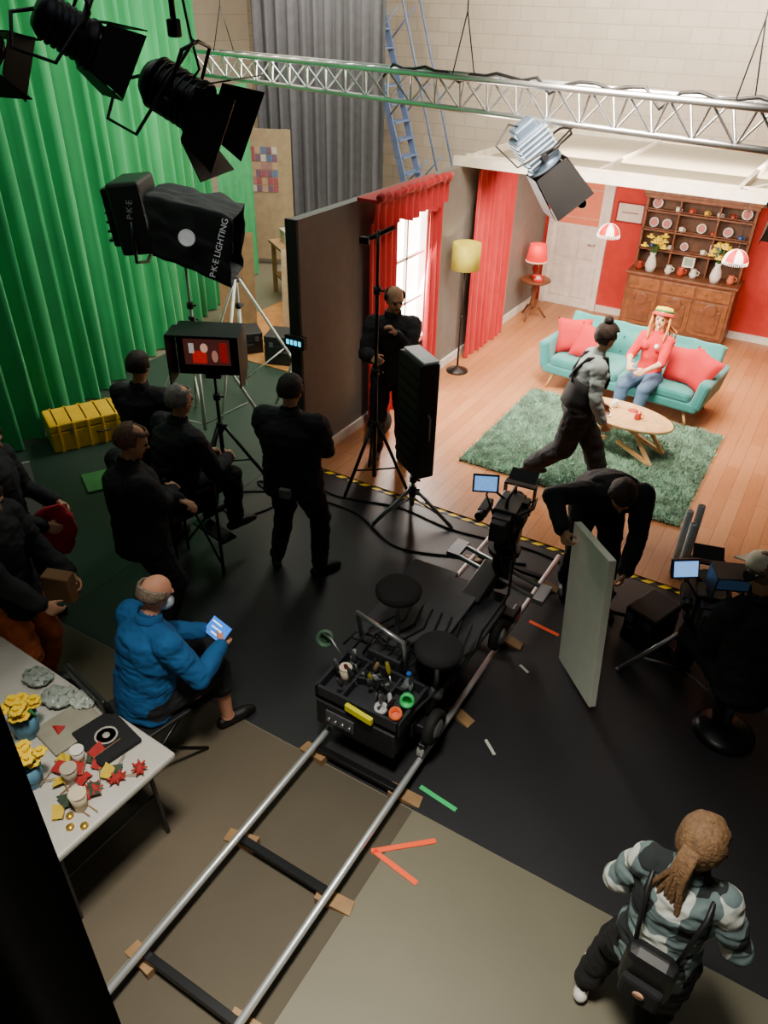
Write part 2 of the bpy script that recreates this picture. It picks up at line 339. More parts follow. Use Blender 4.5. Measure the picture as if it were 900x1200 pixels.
    for sx in(-1,1): ob('eye',B().sph(Hc+hr*.03*sx*k+hf*.081*k+hu*.008*k,.011*k,8),mat('2a1c14',.2,var=0),body)
    ob('mouth',B().sph(Hc+hf*.085*k-hu*.05*k,(.024*k,.008*k,.007*k),10,Rh),mat('8a4038',.5,var=0),body)
    if jacket:
        cb_=B();n=20;cc=S+cu*.06*k
        cb_.ring([[cc+cu*zz*k+(cr*math.cos(t*2*math.pi/n)*rr+cf*math.sin(t*2*math.pi/n)*rr)*k-cf*.005 for t in range(n)] for rr,zz in((.082,-.02),(.074,.025),(.066,.025),(.068,-.02))],cap=False)
        ob('collar',cb_,mat(top,.85,var=.08,vs=12),body)
    st,hc=hair
    if st!='none':
        hb=B();cc=Hc+hu*.022*k-hf*.012*k;n=28;m=20;lg=st in('long','pony','bun')
        off=.018 if lg else .014;vs=[];ds=[];fs=[]
        for i in range(m+1):
            ph=math.pi*i/m
            for j in range(n):
                t=2*math.pi*j/n;dl=V((math.cos(t)*math.sin(ph),math.sin(t)*math.sin(ph),math.cos(ph)))
                w=off*(1+.6*noise.noise(V((dl.x*9,dl.y*9,dl.z*4+yaw))))
                vs.append(cc+Rh@V((dl.x*(.075*k+w),dl.y*(.094*k+w),dl.z*(.095*k+w))));ds.append(dl)
        for i in range(m):
            for j in range(n):
                f=(i*n+j,i*n+(j+1)%n,(i+1)*n+(j+1)%n,(i+1)*n+j);c=(ds[f[0]]+ds[f[2]])/2
                low=-.75 if lg else -.5
                if c.y>.15 and c.z<.5: continue
                if c.z<low or (c.y>-.15 and c.z<-.15): continue
                if st=='bald' and c.z>.3: continue
                if st=='thin' and c.z>.75 and c.y>-.1: continue
                fs.append(f)
        HM=mat(hc,.7,var=.35,vs=60,bump=.6,bs=90)
        hb.add(vs,fs,True);ob('hair',hb,HM,body,solid=.012)
        if st=='bun': ob('hair_bun',B().sph(cc-hf*.04*k+hu*.125*k,.045*k,14),HM,body)
        if lg and st!='bun':
            lb=B();wth=.07 if st=='long' else .022;base=cc-hf*.085*k
            for q in range(24):
                xx=((q%8)-3.5)/3.5*wth;L=.26+.06*random.random() if st=='long' else .36+.14*random.random();dp=.010*(q//8)
                sw_=random.uniform(-.03,.03)
                pts=[base+hr*xx+hu*.03-hf*dp,base+hr*xx*1.15-hf*(.03+dp)-Z3*.1,base+hr*(xx*1.9+sw_)-hf*(.045+dp)-Z3*L*.55,base+hr*(xx*1.6+sw_*2)-hf*(.05+dp)-Z3*L]
                lb.tube(pts,[.011,.012,.010,.002],6)
            ob('hair_length',lb,HM,body)
            if st=='long':
                for sx in(-1,1):
                    lb=B()
                    for q in range(5):
                        o_=cc+hr*sx*(.085+.004*q)*k+hf*(-.03+.02*q)*k;lb.tube([o_+hu*.02,o_-hu*.09+hr*sx*.01,o_-hu*.2+hf*.03,o_-hu*.26+hf*.04],[.012,.013,.012,.003],6)
                    ob('hair_length',lb,HM,body)
    return body,dict(Hc=Hc,hr=hr,hf=hf,hu=hu,Rh=Rh,S=S,C=C,W=W,cr=cr,cf=cf,cu=cu,k=k,P0=P0)
person('bald man in black beside a light stand, hand raised to mouth',(-3.46,6.02,.02),-150,h=1.82,hip=(0,0,.97),
  feet=[(-.13,0,.08,10),(.13,0,.08,-10)],hands=[(-.03,.26,1.44),(.17,.44,1.28)],elbow=[(-.5,-.1,-1),(.5,-.3,-1)],hyaw=20,hpitch=15,hair=('bald','2a2422'),vox=.011)
p2,i2=person('woman in black dungarees and striped shirt walking across the rug',(-1.68,6.38,.05),-62,h=1.70,hip=(0,0,.89),lean=12,
  feet=[(.08,.34,.08,0),(-.1,-.36,.17,5)],hands=[(-.16,.24,.86),(.22,.20,.84)],elbow=[(-.4,-.7,-.4),(.6,-.6,-.4)],hyaw=25,hpitch=15,hair=('bun','2a1a12'),top='a8b6b8',bot='1b1b20',skin='d8a888',sleeve=.9,fem=True,vox=.0095,jacket=False,bulk=1.12,legw=1.5)
bb=B();W,C,S=i2['W'],i2['C'],i2['S'];cr,cf,cu=i2['cr'],i2['cf'],i2['cu']
bb.ring([[c+(cr*math.cos(t*math.pi/10)*rx+cf*math.sin(t*math.pi/10)*ry)*1.12 for t in range(20)] for c,rx,ry in((W-cu*.15,.19,.145),(W-cu*.05,.178,.138),(W+cu*.03,.168,.13),(C-cu*.06,.168,.134))],cap=False)
ob('dungaree_bib',bb,mat('1b1b20',.85),p2,solid=.008)
for sx in(-1,1):
    ob('shoulder_strap',B().tube([C+cr*.08*sx+cf*.15-cu*.08,C+cr*.085*sx+cf*.15,S+cr*.085*sx+cf*.06+cu*.05,S+cr*.075*sx-cf*.095+cu*.0,C+cr*.03*sx-cf*.15,C-cr*.06*sx-cf*.145-cu*.1],.017),mat('1b1b20',.85),p2)
p3,i3=person('woman in red football shirt and bucket hat sitting on sofa',(-1.53,8.50,0),172,h=1.60,hip=(0,-.06,.50),lean=-4,
  feet=[(-.12,.40,.08,8),(.1,.44,.08,-6)],hands=[(-.08,.30,.68),(.12,.28,.70)],elbow=[(-.6,-.3,-.8),(.6,-.3,-.8)],hyaw=6,hpitch=-8,hair=('long','c88a50'),top='c81420',bot='44607e',shoe='d8d4cc',skin='e2b090',sleeve=0,fem=True,jacket=False,wr=.006)
HT=M.Translation(i3['Hc']+i3['hu']*.062-i3['hf']*.025)@i3['Rh'].to_4x4()@M.Rotation(rad(10),4,'X')
hb=B();hb.T=HT;hb.lathe([(.100,0),(.096,.04),(.084,.062),(.02,.07),(0.001,.07)]);hat=ob('bucket_hat',hb,mat('d8c020',.8),p3,label='yellow red and green bucket hat')
hb=B();hb.T=HT;hb.lathe([(.098,.0),(.125,-.03),(.127,-.026),(.102,.01)]);ob('hat_brim',hb,mat('b03028',.8),hat)
hb=B();hb.T=HT;hb.lathe([(.102,.012),(.103,.012),(.101,.032),(.099,.032)]);ob('hat_band',hb,mat('208038',.8),hat)
ob('shirt_badge',B().sph(i3['C']+i3['cr']*-.06+i3['cf']*.135+i3['cu']*.05,(.026,.016,.03),10),mat('f0f0e8',.6),p3)
person('man in black bending over gripping a white poly board',(-.98,4.92,0),208,h=1.76,hip=(0,-.16,.92),lean=66,side=0,twist=0,
  feet=[(-.14,.10,.08,10),(.14,-.14,.08,-10)],hands=[(-.08,.58,.66),(.40,.56,1.06)],elbow=[(-.8,.1,.3),(.9,.1,.3)],hyaw=-10,hpitch=48,hair=('short','3a281c'),curl=.9,bulk=1.12)
p5,i5=person('camera operator in black with beige cap seated on a stool',(.27,4.1,0),38,h=1.78,hip=(0,0,.53),lean=14,
  feet=[(-.05,.55,.1,5),(.2,.35,.08,-8)],hands=[(-.12,.40,.78),(.14,.38,.82)],hyaw=10,hpitch=14,hair=('short','6a5038'),vox=.0085,bulk=1.08)
hc,hu,hf=i5['Hc'],i5['hu'],i5['hf']
cb=B();cb.T=M.Translation(hc+hu*.045)@i5['Rh'].to_4x4()
cb.lathe([(.103,0),(.104,.03),(.085,.07),(.04,.088),(.001,.09)]);cb.box((0,.13,.005),(.13,.1,.01),(-8,0,0))
ob('cap',cb,mat('d0c4b0',.8),p5)
hp=B();hp.T=M.Translation(hc)@i5['Rh'].to_4x4()
for sx in(-1,1): hp.cyl((.08*sx,0,0),(.115*sx,0,0),.035)
hp.tube([(-.1,-.03,.0),(-.1,-.07,.03),(0,-.12,.04),(.1,-.07,.03),(.1,-.03,.0)],.008);ob('headset',hp,BLK,p5)
mb=B();mb.T=M.Translation(hc+hf*.03-hu*.045)@i5['Rh'].to_4x4();mb.sph((0,.02,0),(.07,.066,.052),16);ob('face_mask',mb,mat('c8ccd0',.8),p5)
P6L=(.20,1.96,0)
p6,i6=person('woman in grey and white plaid shirt walking with a backpack',P6L,-4,h=1.55,hip=(0,0,.835),lean=8,
  feet=[(-.22,.08,.08,10),(.08,-.14,.09,-5)],hands=[(-.10,.24,.94),(.12,.24,.96)],elbow=[(-.8,-.7,-.3),(.8,-.7,-.3)],hyaw=-15,hpitch=4,hair=('pony','7c5c3e'),top='8a948c',bot='17171b',shoe='e0dcd4',skin='c48e70',sleeve=.9,fem=True,vox=.0075,bulk=1.02,wr=.016)
pm=bpy.data.materials.new('plaid_fabric');pm.use_nodes=True;nt=pm.node_tree;L=nt.links.new;bs=nt.nodes['Principled BSDF'];bs.inputs['Roughness'].default_value=.9
tc=nt.nodes.new('ShaderNodeTexCoord');nz=nt.nodes.new('ShaderNodeTexNoise');nz.inputs['Scale'].default_value=6;L(tc.outputs['Object'],nz.inputs['Vector'])
mxv=nt.nodes.new('ShaderNodeMixRGB');mxv.inputs[0].default_value=.12;L(tc.outputs['Object'],mxv.inputs[1]);L(nz.outputs['Color'],mxv.inputs[2])
sx_=nt.nodes.new('ShaderNodeSeparateXYZ');L(mxv.outputs[0],sx_.inputs[0])
def band(sock,sc):
    m1=nt.nodes.new('ShaderNodeMath');m1.operation='MULTIPLY';m1.inputs[1].default_value=sc;L(sock,m1.inputs[0])
    m2=nt.nodes.new('ShaderNodeMath');m2.operation='FRACT';L(m1.outputs[0],m2.inputs[0])
    m3=nt.nodes.new('ShaderNodeMath');m3.operation='GREATER_THAN';m3.inputs[1].default_value=.5;L(m2.outputs[0],m3.inputs[0]);return m3.outputs[0]
b1=band(sx_.outputs[0],5.5);b2=band(sx_.outputs[2],5.5)
ad=nt.nodes.new('ShaderNodeMath');ad.operation='ADD';L(b1,ad.inputs[0]);L(b2,ad.inputs[1])
dv=nt.nodes.new('ShaderNodeMath');dv.operation='DIVIDE';dv.inputs[1].default_value=2;L(ad.outputs[0],dv.inputs[0])
cr_=nt.nodes.new('ShaderNodeValToRGB');cr_.color_ramp.interpolation='CONSTANT'
cr_.color_ramp.elements[0].color=(*lin('ccd0c8'),1);cr_.color_ramp.elements[1].position=.75;cr_.color_ramp.elements[1].color=(*lin('1e2426'),1)
e=cr_.color_ramp.elements.new(.3);e.color=(*lin('66787a'),1)
L(dv.outputs[0],cr_.inputs[0]);L(cr_.outputs[0],bs.inputs['Base Color'])
p6.data.materials[1]=pm;[x for x in p6.children if x.name.startswith('collar')][0].data.materials[0]=pm
p7,i7=person('man in black jacket and trousers standing with hands together',(-3.14,3.98,0),12,h=1.76,hip=(0,0,.93),feet=[(-.19,0,.08,28),(.19,.02,.08,-38)],
  hands=[(-.09,.29,1.04),(.07,.31,1.02)],elbow=[(-.9,-.4,-.4),(.9,-.4,-.4)],hpitch=12,hair=('short','2a201a'),bulk=1.3)
ob('belt_pouch',B().box((.03,-.21,.9),(.09,.04,.08)),mat('7a7a76',.7),p7,bev=.008)
person('person in black jacket standing beside the crew monitor',(-4.42,3.74,0),15,h=1.68,hair=('short','2a1c16'),hpitch=12,hands=[(-.1,.28,1.1),(.1,.28,1.1)],bulk=1.12)
person('grey haired man in black seated on a tall chair',(-3.92,3.50,0),-12,h=1.75,hip=(0,0,.82),lean=12,feet=[(-.15,.38,.36,5),(.14,.42,.36,-5)],
  hands=[(-.12,.38,.95),(.16,.40,.98)],elbow=[(-.6,-.4,-.6),(.6,-.4,-.6)],hpitch=10,hair=('thin','86807a'),bulk=1.2)
person('balding man in black standing with folded arms',(-3.57,2.82,0),-25,h=1.76,hip=(0,0,.93),hands=[(.1,.27,1.15),(-.1,.29,1.12)],elbow=[(-.7,-.1,-.7),(.7,-.1,-.7)],
  hyaw=-15,hpitch=20,hair=('thin','6a4c38'),bulk=1.24,vox=.009)
p11,i11=person('man in blue jacket and face mask seated with a tablet',(-2.80,2.02,0),-12,h=1.72,hip=(0,0,.53),lean=14,feet=[(-.14,.40,.08,5),(.16,.44,.08,-10)],
  hands=[(.02,.44,.74),(.22,.42,.76)],elbow=[(-.7,-.3,-.8),(.7,-.3,-.8)],hyaw=-8,hpitch=24,hair=('bald','8a7868'),top='12568e',bot='1a1d22',skin='d8987a',bulk=1.14,vox=.008,pant=.6)
mb=B();mb.T=M.Translation(i11['Hc']+i11['hf']*.03-i11['hu']*.045)@i11['Rh'].to_4x4();mb.sph((0,.02,0),(.07,.066,.052),16)
ob('face_mask',mb,mat('b8c4d0',.8),p11)
person('person in black hooded top holding a red garment',(-4.42,2.38,0),-60,h=1.7,hair=('short','1a1210'),hands=[(-.12,.34,1.05),(.14,.34,1.02)],hpitch=20,bulk=1.1)
person('person in black top and rust trousers facing the table',(-3.82,1.94,0),-70,h=1.72,bot='9a4a20',hair=('short','20160f'),hands=[(-.14,.36,1.0),(.14,.34,.98)],hpitch=25,bulk=1.15)
# ================= SET FURNITURE
TEAL=mat('248280',.75,var=.12,vs=5,sheen=.4)
sf=thing('sofa','teal velvet mid-century sofa with buttoned back on splayed legs','sofa',(-1.8,8.86,.02),-6)
ob('seat_base',B().box((0,-.02,.27),(1.9,.78,.12)),TEAL,sf,bev=.03)
for x in(-.43,.43): ob('seat_cushion',B().box((x,-.05,.37),(.85,.72,.13)),TEAL,sf,bev=.04)
def bk(u,v):
    x=-.93+1.86*u;z=.3+.47*v;t=.018*abs(math.sin(x*11))*abs(math.sin(z*13+.5));return V((x,.24+.14*v-.05*math.sin(v*math.pi)-t,z))
ob('backrest',B().sheet(bk,80,24),TEAL,sf,solid=.11)
for i in range(9):
    for z in(.5,.66): ob('backrest_button',B().sph((-.85+.2125*i,.22+.14*(z-.3)/.5-.105,z),.013,8),mat('12605e',.7),sf)
for sx in(-1,1):
    ob('armrest',B().box((sx*.95,-.02,.42),(.13,.78,.34),(0,sx*10,0)),TEAL,sf,bev=.04)
    for y in(-.33,.28): ob('leg',B().cyl((sx*.8,y,.22),(sx*.88,y*1.1,.0),.022,.012),WOODL,sf)
PIL=mat('b8121e',.85,var=.08)
def pillow(loc,rot):
    b=B();n=14
    def f(sg):
        def g(u,v):
            x,y=u*2-1,v*2-1;t=(1-x**4)*(1-y**4)
            return V((x*.21*(1-.10*(1-abs(y))*abs(x)),y*.21*(1-.10*(1-abs(x))*abs(y)),sg*.075*max(t,0)**.6))
        return g
    b.sheet(f(1),n,n);b.sheet(f(-1),n,n)
    return ob('cushion',b,PIL,loc=loc,rot=rot,label='square red scatter cushion on the teal sofa',cat='cushion',group='red cushions on the sofa')
pillow((-2.54,8.88,.64),(62,0,24));pillow((-2.29,8.80,.62),(55,8,-2));pillow((-1.20,8.72,.63),(60,-12,-20));pillow((-1.00,8.63,.64),(58,10,-32))
rg=thing('rug','shaggy grey green rectangular rug on the wooden floor','rug',(-1.68,7.38,.02))
ob('backing',B().box((0,0,.01),(2.25,2.05,.02)),mat('3c6450',.9,var=.5,vs=10),rg)
pb=B();vs=[];fs=[]
for i in range(38000):
    x=random.uniform(-1.13,1.13);y=random.uniform(-1.04,1.04);an=random.random()*6.28;w=.007;hh=.03+.02*random.random()
    hh*=1+.6*noise.noise(V((x*5,y*5,0)));lx=random.gauss(0,.026);ly=random.gauss(0,.026);o_=len(vs)
    vs+=[(x-w*math.cos(an),y-w*math.sin(an),.015),(x+w*math.cos(an),y+w*math.sin(an),.015),(x+lx,y+ly,.015+hh)];fs.append((o_,o_+1,o_+2))
pb.add(vs,fs,False);ob('shag_pile',pb,mat('7ca48c',.9,var=.5,vs=7,sheen=.5),rg,kind='stuff')
ct=thing('coffee_table','oval light oak coffee table with angular legs on the rug','coffee table',(-1.5,7.5,.05),-8)
tp=B();tp.ring([[V((.55*math.cos(t*math.pi/20)*q,.3*math.sin(t*math.pi/20)*q,z)) for t in range(40)] for q,z in((.97,.365),(1,.375),(1,.39),(.985,.4))])
ob('tabletop',tp,WOODL,ct)
def bar(p,q,t=.034):
    p,q=V(p),V(q);d_=q-p;b_=B();n_=d_.normalized();s_=n_.cross(Y3).normalized()*t/2;u_=Y3*t/2
    return b_.add([p-s_-u_,p+s_-u_,p+s_+u_,p-s_+u_,q-s_-u_,q+s_-u_,q+s_+u_,q-s_+u_],[(3,2,1,0),(4,5,6,7),(0,1,5,4),(1,2,6,5),(2,3,7,6),(3,0,4,7)],False)
for sy in(-1,1):
    for sx in(-1,1):
        ob('leg',bar((sx*.18,sy*.14,.37),(sx*.46,sy*.17,.012)),WOODL,ct);ob('leg_brace',bar((sx*.46,sy*.17,.018),(sx*.06,sy*.16,.16)),WOODL,ct)
def mug(loc,c,label,r=.035,hh=.08,handle=True,cat='mug'):
    t=thing('mug' if handle else 'paper_cup',label,cat,loc)
    if handle:
        ob('cup_body',B().lathe([(r*.8,0),(r,.01),(r,hh),(r*.88,hh),(r*.85,.015),(0,.012)]),mat(c,.3),t)
        ob('handle',B().tube([(r*.95,0,hh*.8),(r*1.6,0,hh*.75),(r*1.7,0,hh*.4),(r*.95,0,hh*.2)],.005),mat(c,.3),t)
    else:
        ob('cup_body',B().lathe([(r*.7,0),(r,hh),(r*.93,hh),(r*.65,.01),(0,.01)]),mat(c,.7),t)
        ob('coffee',B().lathe([(0,.0),(r*.85,0),(r*.85,.004),(0,.004)],(0,0,hh*.8)),mat('3a2010',.2),t)
        ob('cup_rim',B().lathe([(r*.97,hh-.003),(r*1.05,hh),(r*.97,hh+.003)]),mat(c,.6),t)
    return t
mug((-1.33,7.45,.45),'b03020','small red mug on the coffee table');mug((-1.62,7.6,.45),'e8e0d0','small cream mug on the coffee table')
ob('coaster',B().lathe([(0,0),(.05,0),(.05,.006),(0,.006)]),mat('c04030',.7),loc=(-1.42,7.62,.45),label='round red coaster on the coffee table',cat='coaster')
ob('magazine',B().box((0,0,.006),(.2,.27,.012)),mat('e0d8c8',.5),loc=(-1.72,7.42,.45),rot=(0,0,30),label='closed pale magazine on the coffee table',cat='magazine')
fl=thing('floor_lamp','floor lamp with mustard green drum shade and dark pole','floor lamp',(-3.86,8.42,.02))
ob('base',B().lathe([(0,0),(.14,0),(.14,.02),(.04,.045),(.015,.08),(0,.08)]),mat('2a2420',.4,.5),fl)
ob('pole',B().cyl((0,0,.05),(0,0,1.45),.012).lathe([(.012,.7),(.022,.72),(.012,.74)]),mat('2a2420',.4,.5),fl)
ob('lamp_shade',B().lathe([(.17,1.32),(.17,1.62),(.165,1.62),(.165,1.32),(.17,1.32)],n=32),mat('a89c30',.8,es=.28),fl)
SX,SY=-3.82,10.85
sd=thing('side_table','round dark wooden pedestal side table by the door','side table',(SX,SY,.02))
ob('tabletop',B().lathe([(0,.56),(.21,.56),(.23,.575),(.23,.59),(.21,.6),(0,.6)],n=32),WOODD,sd)
ob('pedestal',B().lathe([(.05,.56),(.03,.5),(.045,.42),(.025,.36),(.04,.25),(.055,.18),(.02,.14),(0,.14)]),WOODD,sd)
for i in range(3):
    a_=i*2.094+.5;c_,s_=math.cos(a_),math.sin(a_);ob('leg',B().tube([(0,0,.2),(c_*.1,s_*.1,.17),(c_*.18,s_*.18,.06),(c_*.22,s_*.22,.018)],[.022,.02,.016,.014]),WOODD,sd)
tl=thing('table_lamp','table lamp with glowing red shade on the side table','table lamp',(SX-.04,SY+.05,.62))
ob('lamp_base',B().lathe([(0,0),(.07,0),(.07,.015),(.02,.03),(.035,.1),(.05,.14),(.02,.2),(.01,.26),(0,.26)]),mat('7a1410',.3),tl)
ob('lamp_shade',B().lathe([(.155,.24),(.12,.48),(.115,.48),(.15,.24),(.155,.24)],n=28),mat('e01c1c',.7,es=1.7,var=.05),tl)
ob('shade_trim',B().lathe([(.157,.235),(.163,.245),(.157,.255),(.153,.245),(.157,.235)],n=28),mat('f0d0b0',.7,es=.8),tl)
ph=thing('telephone','red rotary telephone on the side table','telephone',(SX+.08,SY-.12,.62),20)
ob('body',B().box((0,0,.03),(.14,.12,.06)),mat('c01814',.3),ph,bev=.015);ob('handset',B().tube([(-.09,0,.075),(-.06,0,.09),(.06,0,.09),(.09,0,.075)],[.022,.012,.012,.022]),mat('c01814',.3),ph);ob('dial',B().cyl((0,-.03,.058),(0,-.035,.066),.035),mat('e8e0d0',.4),ph)
# dresser
dr=thing('dresser','dark carved wooden dresser with plate shelves above cupboards','dresser',(-1.85,11.45,.02))
W2=.74
ob('cabinet',B().box((0,0,.44),(2*W2,.46,.74)).box((0,0,.04),(2*W2-.04,.42,.08)),WOODD,dr,bev=.006)
ob('worktop',B().box((0,-.01,.83),(2*W2+.05,.5,.035)),WOODD,dr,bev=.008)
for i in range(3):
    x=(i-1)*.48
    dd=ob('drawer',B().box((x,-.235,.7),(.44,.02,.16)),mat('80502e',.4,var=.3,vs=14),dr,bev=.006)
    for s in(-.1,.1): ob('knob',B().lathe([(.006,0),(.014,.012),(.012,.022),(0,.024)],(x+s,-.245,.7),(0,-1,0),10),mat('a08040',.3,.8),dd)
    d2=ob('cupboard_door',B().box((x,-.235,.35),(.44,.02,.48)),mat('764829',.4,var=.3,vs=14),dr,bev=.006)
    ob('door_panel',B().box((x,-.25,.33),(.3,.02,.32)).lathe([(.1,0),(.08,.012),(0,.012)],(x,-.255,.49),(0,-1,0),16),WOODD,d2,bev=.008)
    ob('knob',B().sph((x+.18,-.255,.38),.013,8),mat('a08040',.3,.8),d2)
ob('back_panel',B().box((0,.2,1.35),(2*W2-.05,.02,1.02)),mat('56341e',.6,var=.3,vs=14),dr)
for s in(-1,1):
    ob('side_panel',B().box((s*(W2-.03),.1,1.35),(.03,.22,1.02)),WOODD,dr);ob('divider',B().box((s*.26,.1,1.35),(.02,.2,1.0)),WOODD,dr)
for z in(1.12,1.38,1.63): ob('shelf',B().box((0,.09,z),(2*W2-.06,.2,.02)).box((0,0,z+.03),(2*W2-.06,.01,.01)),WOODD,dr)
ob('cornice',B().box((0,.08,1.88),(2*W2+.08,.3,.06)).box((0,.06,1.83),(2*W2+.02,.26,.05)),WOODD,dr,bev=.01)
dx,dy=-1.85,11.45
def plate(x,z,c='e8e4da',r=.075):
    t=thing('plate','decorative plate standing upright on the dresser shelf','plate',(dx+x,dy+.14,.02+z+.012),group='plates on the dresser')
    ob('dish',B().lathe([(0,0),(r*.6,0),(r,.012),(r,.016),(r*.6,.005),(0,.005)],(0,0,r),(0,-1,.25),20),mat(c,.3),t)
    ob('plate_band',B().lathe([(r*.75,.013),(r*.62,.0075),(r*.6,.0085),(r*.73,.015)],(0,0,r),(0,-1,.25),20),mat('b04838',.4),t)
for x,z in((-.6,1.38),(-.42,1.38),(.4,1.38),(-.6,1.63),(.58,1.63),(.05,1.38),(-.12,1.12)): plate(x,z,random.choice(['e8e4da','dcd8c8','c8d0d8']),random.choice([.065,.07,.055]))
cols=['e8e4da','b8402a','d8a838','dcd8d0','8a3020','30508a']
for i,(x,z) in enumerate(((-.3,1.63),(-.12,1.63),(.08,1.63),(.25,1.63),(.42,1.63),(-.55,1.12),(.15,1.12),(.42,1.12),(.58,1.12),(-.3,1.12),(.22,1.38),(.58,1.38),(-.2,1.38))):
    mug((dx+x,dy+.06,.02+z+.01),cols[i%6],('cream','brick red','mustard','white','brown','blue')[i%6]+' china mug on the dresser shelf',r=.032,hh=.065)
def daff(b,e,s):
    for q in range(6):
        a2=q*1.047;b.sph(e+V((math.cos(a2)*.024*s,math.sin(a2)*.024*s,0)),(.018*s,.018*s,.008*s),6)
    b.cyl(e,e+V((0,0,.028*s)),.011*s,.016*s,8)
def vase(loc,s,c,fc,label,n=11):
    t=thing('flower_vase',label,'vase of flowers',loc)
    ob('vase',B().lathe([(0,0),(.045*s,0),(.065*s,.07*s),(.05*s,.14*s),(.028*s,.19*s),(.036*s,.22*s),(.028*s,.215*s)]),mat(c,.3),t)
    for i in range(n):
        an=random.random()*6.28;rr=random.uniform(.02,.13)*s;z=random.uniform(.28,.42)*s;e=V((math.cos(an)*rr,math.sin(an)*rr*.6,z))
        st=ob('stem',B().tube([(0,0,.18*s),e*.5+V((0,0,.13*s)),e],.003*s),mat('3a7030',.7),t);b=B();daff(b,e,s*1.2);ob('blossom',b,mat(fc,.6),st)
    return t
vase((dx-.47,dy-.12,.87),1.2,'dcd8d0','f8d820','pale vase of yellow daffodils on the dresser')
vase((dx+.42,dy-.14,.87),1.2,'dcd8d0','f8d820','white vase of yellow daffodils on the dresser')
for x,c,n_ in((-.22,'d8d4c8','cream'),(-.05,'b8402a','brick red'),(.12,'e0dcd0','white'),(.62,'c86848','terracotta'),(-.63,'8a3020','brown')):
    t=thing('jug','small '+n_+' china jug standing on the dresser top','jug',(dx+x,dy-.1,.87));ob('jug_body',B().lathe([(0,0),(.035,0),(.055,.05),(.035,.1),(.042,.12),(.034,.118)]),mat(c,.3),t)
    ob('handle',B().tube([(.04,0,.1),(.075,0,.09),(.07,0,.05),(.048,0,.04)],.006),mat(c,.3),t)
def frame(loc,w,hh,fc,pc,label,rot=(0,0,0)):
    t=thing('picture_frame',label,'picture frame',loc,rot=rot)
    ob('frame',B().box((0,0,hh/2),(w,.015,.02)).box((0,0,-hh/2),(w,.015,.02)).box((w/2,0,0),(.02,.015,hh+.02)).box((-w/2,0,0),(.02,.015,hh+.02)),mat(fc,.5),t)
    ob('picture',B().box((0,.003,0),(w,.006,hh)),mat(pc,.6),t);return t
f1=frame((-2.84,11.73,1.52),.38,.26,'8a1a14','e0d8cc','red framed embroidered picture on the red wall')
ob('embroidery',B().box((0,-.003,0),(.24,.003,.012)),mat('8a4a40',.7),f1)
frame((dx+.0,dy+.06,1.03),.14,.12,'f0e8d8','90a090','small white framed photo on the dresser top',(-8,0,0))
frame((dx+.3,dy+.08,1.22),.12,.14,'e8e0d0','7a8a98','small framed photo on the dresser shelf',(-8,0,0))
def pendant(loc,label):
    t=thing('pendant_lamp',label,'pendant lamp',loc);g=math.pi
    for i in range(8):
        b=B()
        def fn(u,v,i=i):
            an=(i+u)*g/4;rr=.14*math.sin(.15+v*1.35);return V((rr*math.cos(an),rr*math.sin(an),.14*math.cos(.15+v*1.35)-.06))
        b.sheet(fn,4,10);ob('shade_panel',b,mat('d82020',.5,es=.7) if i%2 else mat('fff0e0',.5,es=2.2,var=0),t)
    fb=B()
    for i in range(40):
        an=i*6.283/40;fb.cyl((.14*math.cos(an),.14*math.sin(an),-.05),(.142*math.cos(an),.142*math.sin(an),-.09),.004,n=5)
    ob('fringe',fb,mat('fff0e0',.6,es=2,var=0),t,kind='stuff')
    ob('cord',B().cyl((0,0,.08),(0,0,2.45-loc[2]),.004,n=6),BLK,t)
    ob('bulb',B().sph((0,0,-.02),.035,10),mat('fff0d0',.3,es=20,var=0),t)
pendant((-2.68,10.15,1.62),'red and white striped dome pendant lamp with fringe');pendant((-1.08,9.9,1.60),'red and white striped dome pendant lamp with fringe')
# ================= TRUSS
tA,tB=V((-7.9,8.62,3.40)),V((.9,5.9,3.46));ax=(tB-tA).normalized();sd_=ax.cross(Z3).normalized()
tr=thing('lighting_truss','silver aluminium triangular lattice truss above the set','lighting truss',tA)
L_=(tB-tA).length;ch=[sd_*.15,-sd_*.15,V((0,0,-.27))]
for c in ch: ob('chord',B().cyl(c,c+ax*L_,.026,n=10),STEEL,tr)
b=B();nn=int(L_/.34)
for i in range(nn):
    p,q=ax*(i*.34),ax*((i+.5)*.34);q2=ax*((i+1)*.34)
    for u_,w_ in((0,1),(0,2),(1,2)): b.cyl(ch[u_]+p,ch[w_]+q,.011,n=6,cap=False);b.cyl(ch[w_]+q,ch[u_]+q2,.011,n=6,cap=False)
ob('lattice',b,STEEL,tr)
for s in(.5,4.6,7.3): ob('suspension_cable',B().tube([ch[0]+ax*s,ax*s+V((0,0,.5)),ax*s+V((0,0,3))],.006,6).tube([ch[1]+ax*s,ax*s+V((0,0,.5))],.006,6),BLK,tr)
ob('power_cable',B().tube([ax*(3.5+i*.15)+V((0,0,.03+.02*math.sin(i*2)-(.1 if i%7==0 else 0))) for i in range(34)],.014),BLK,tr)
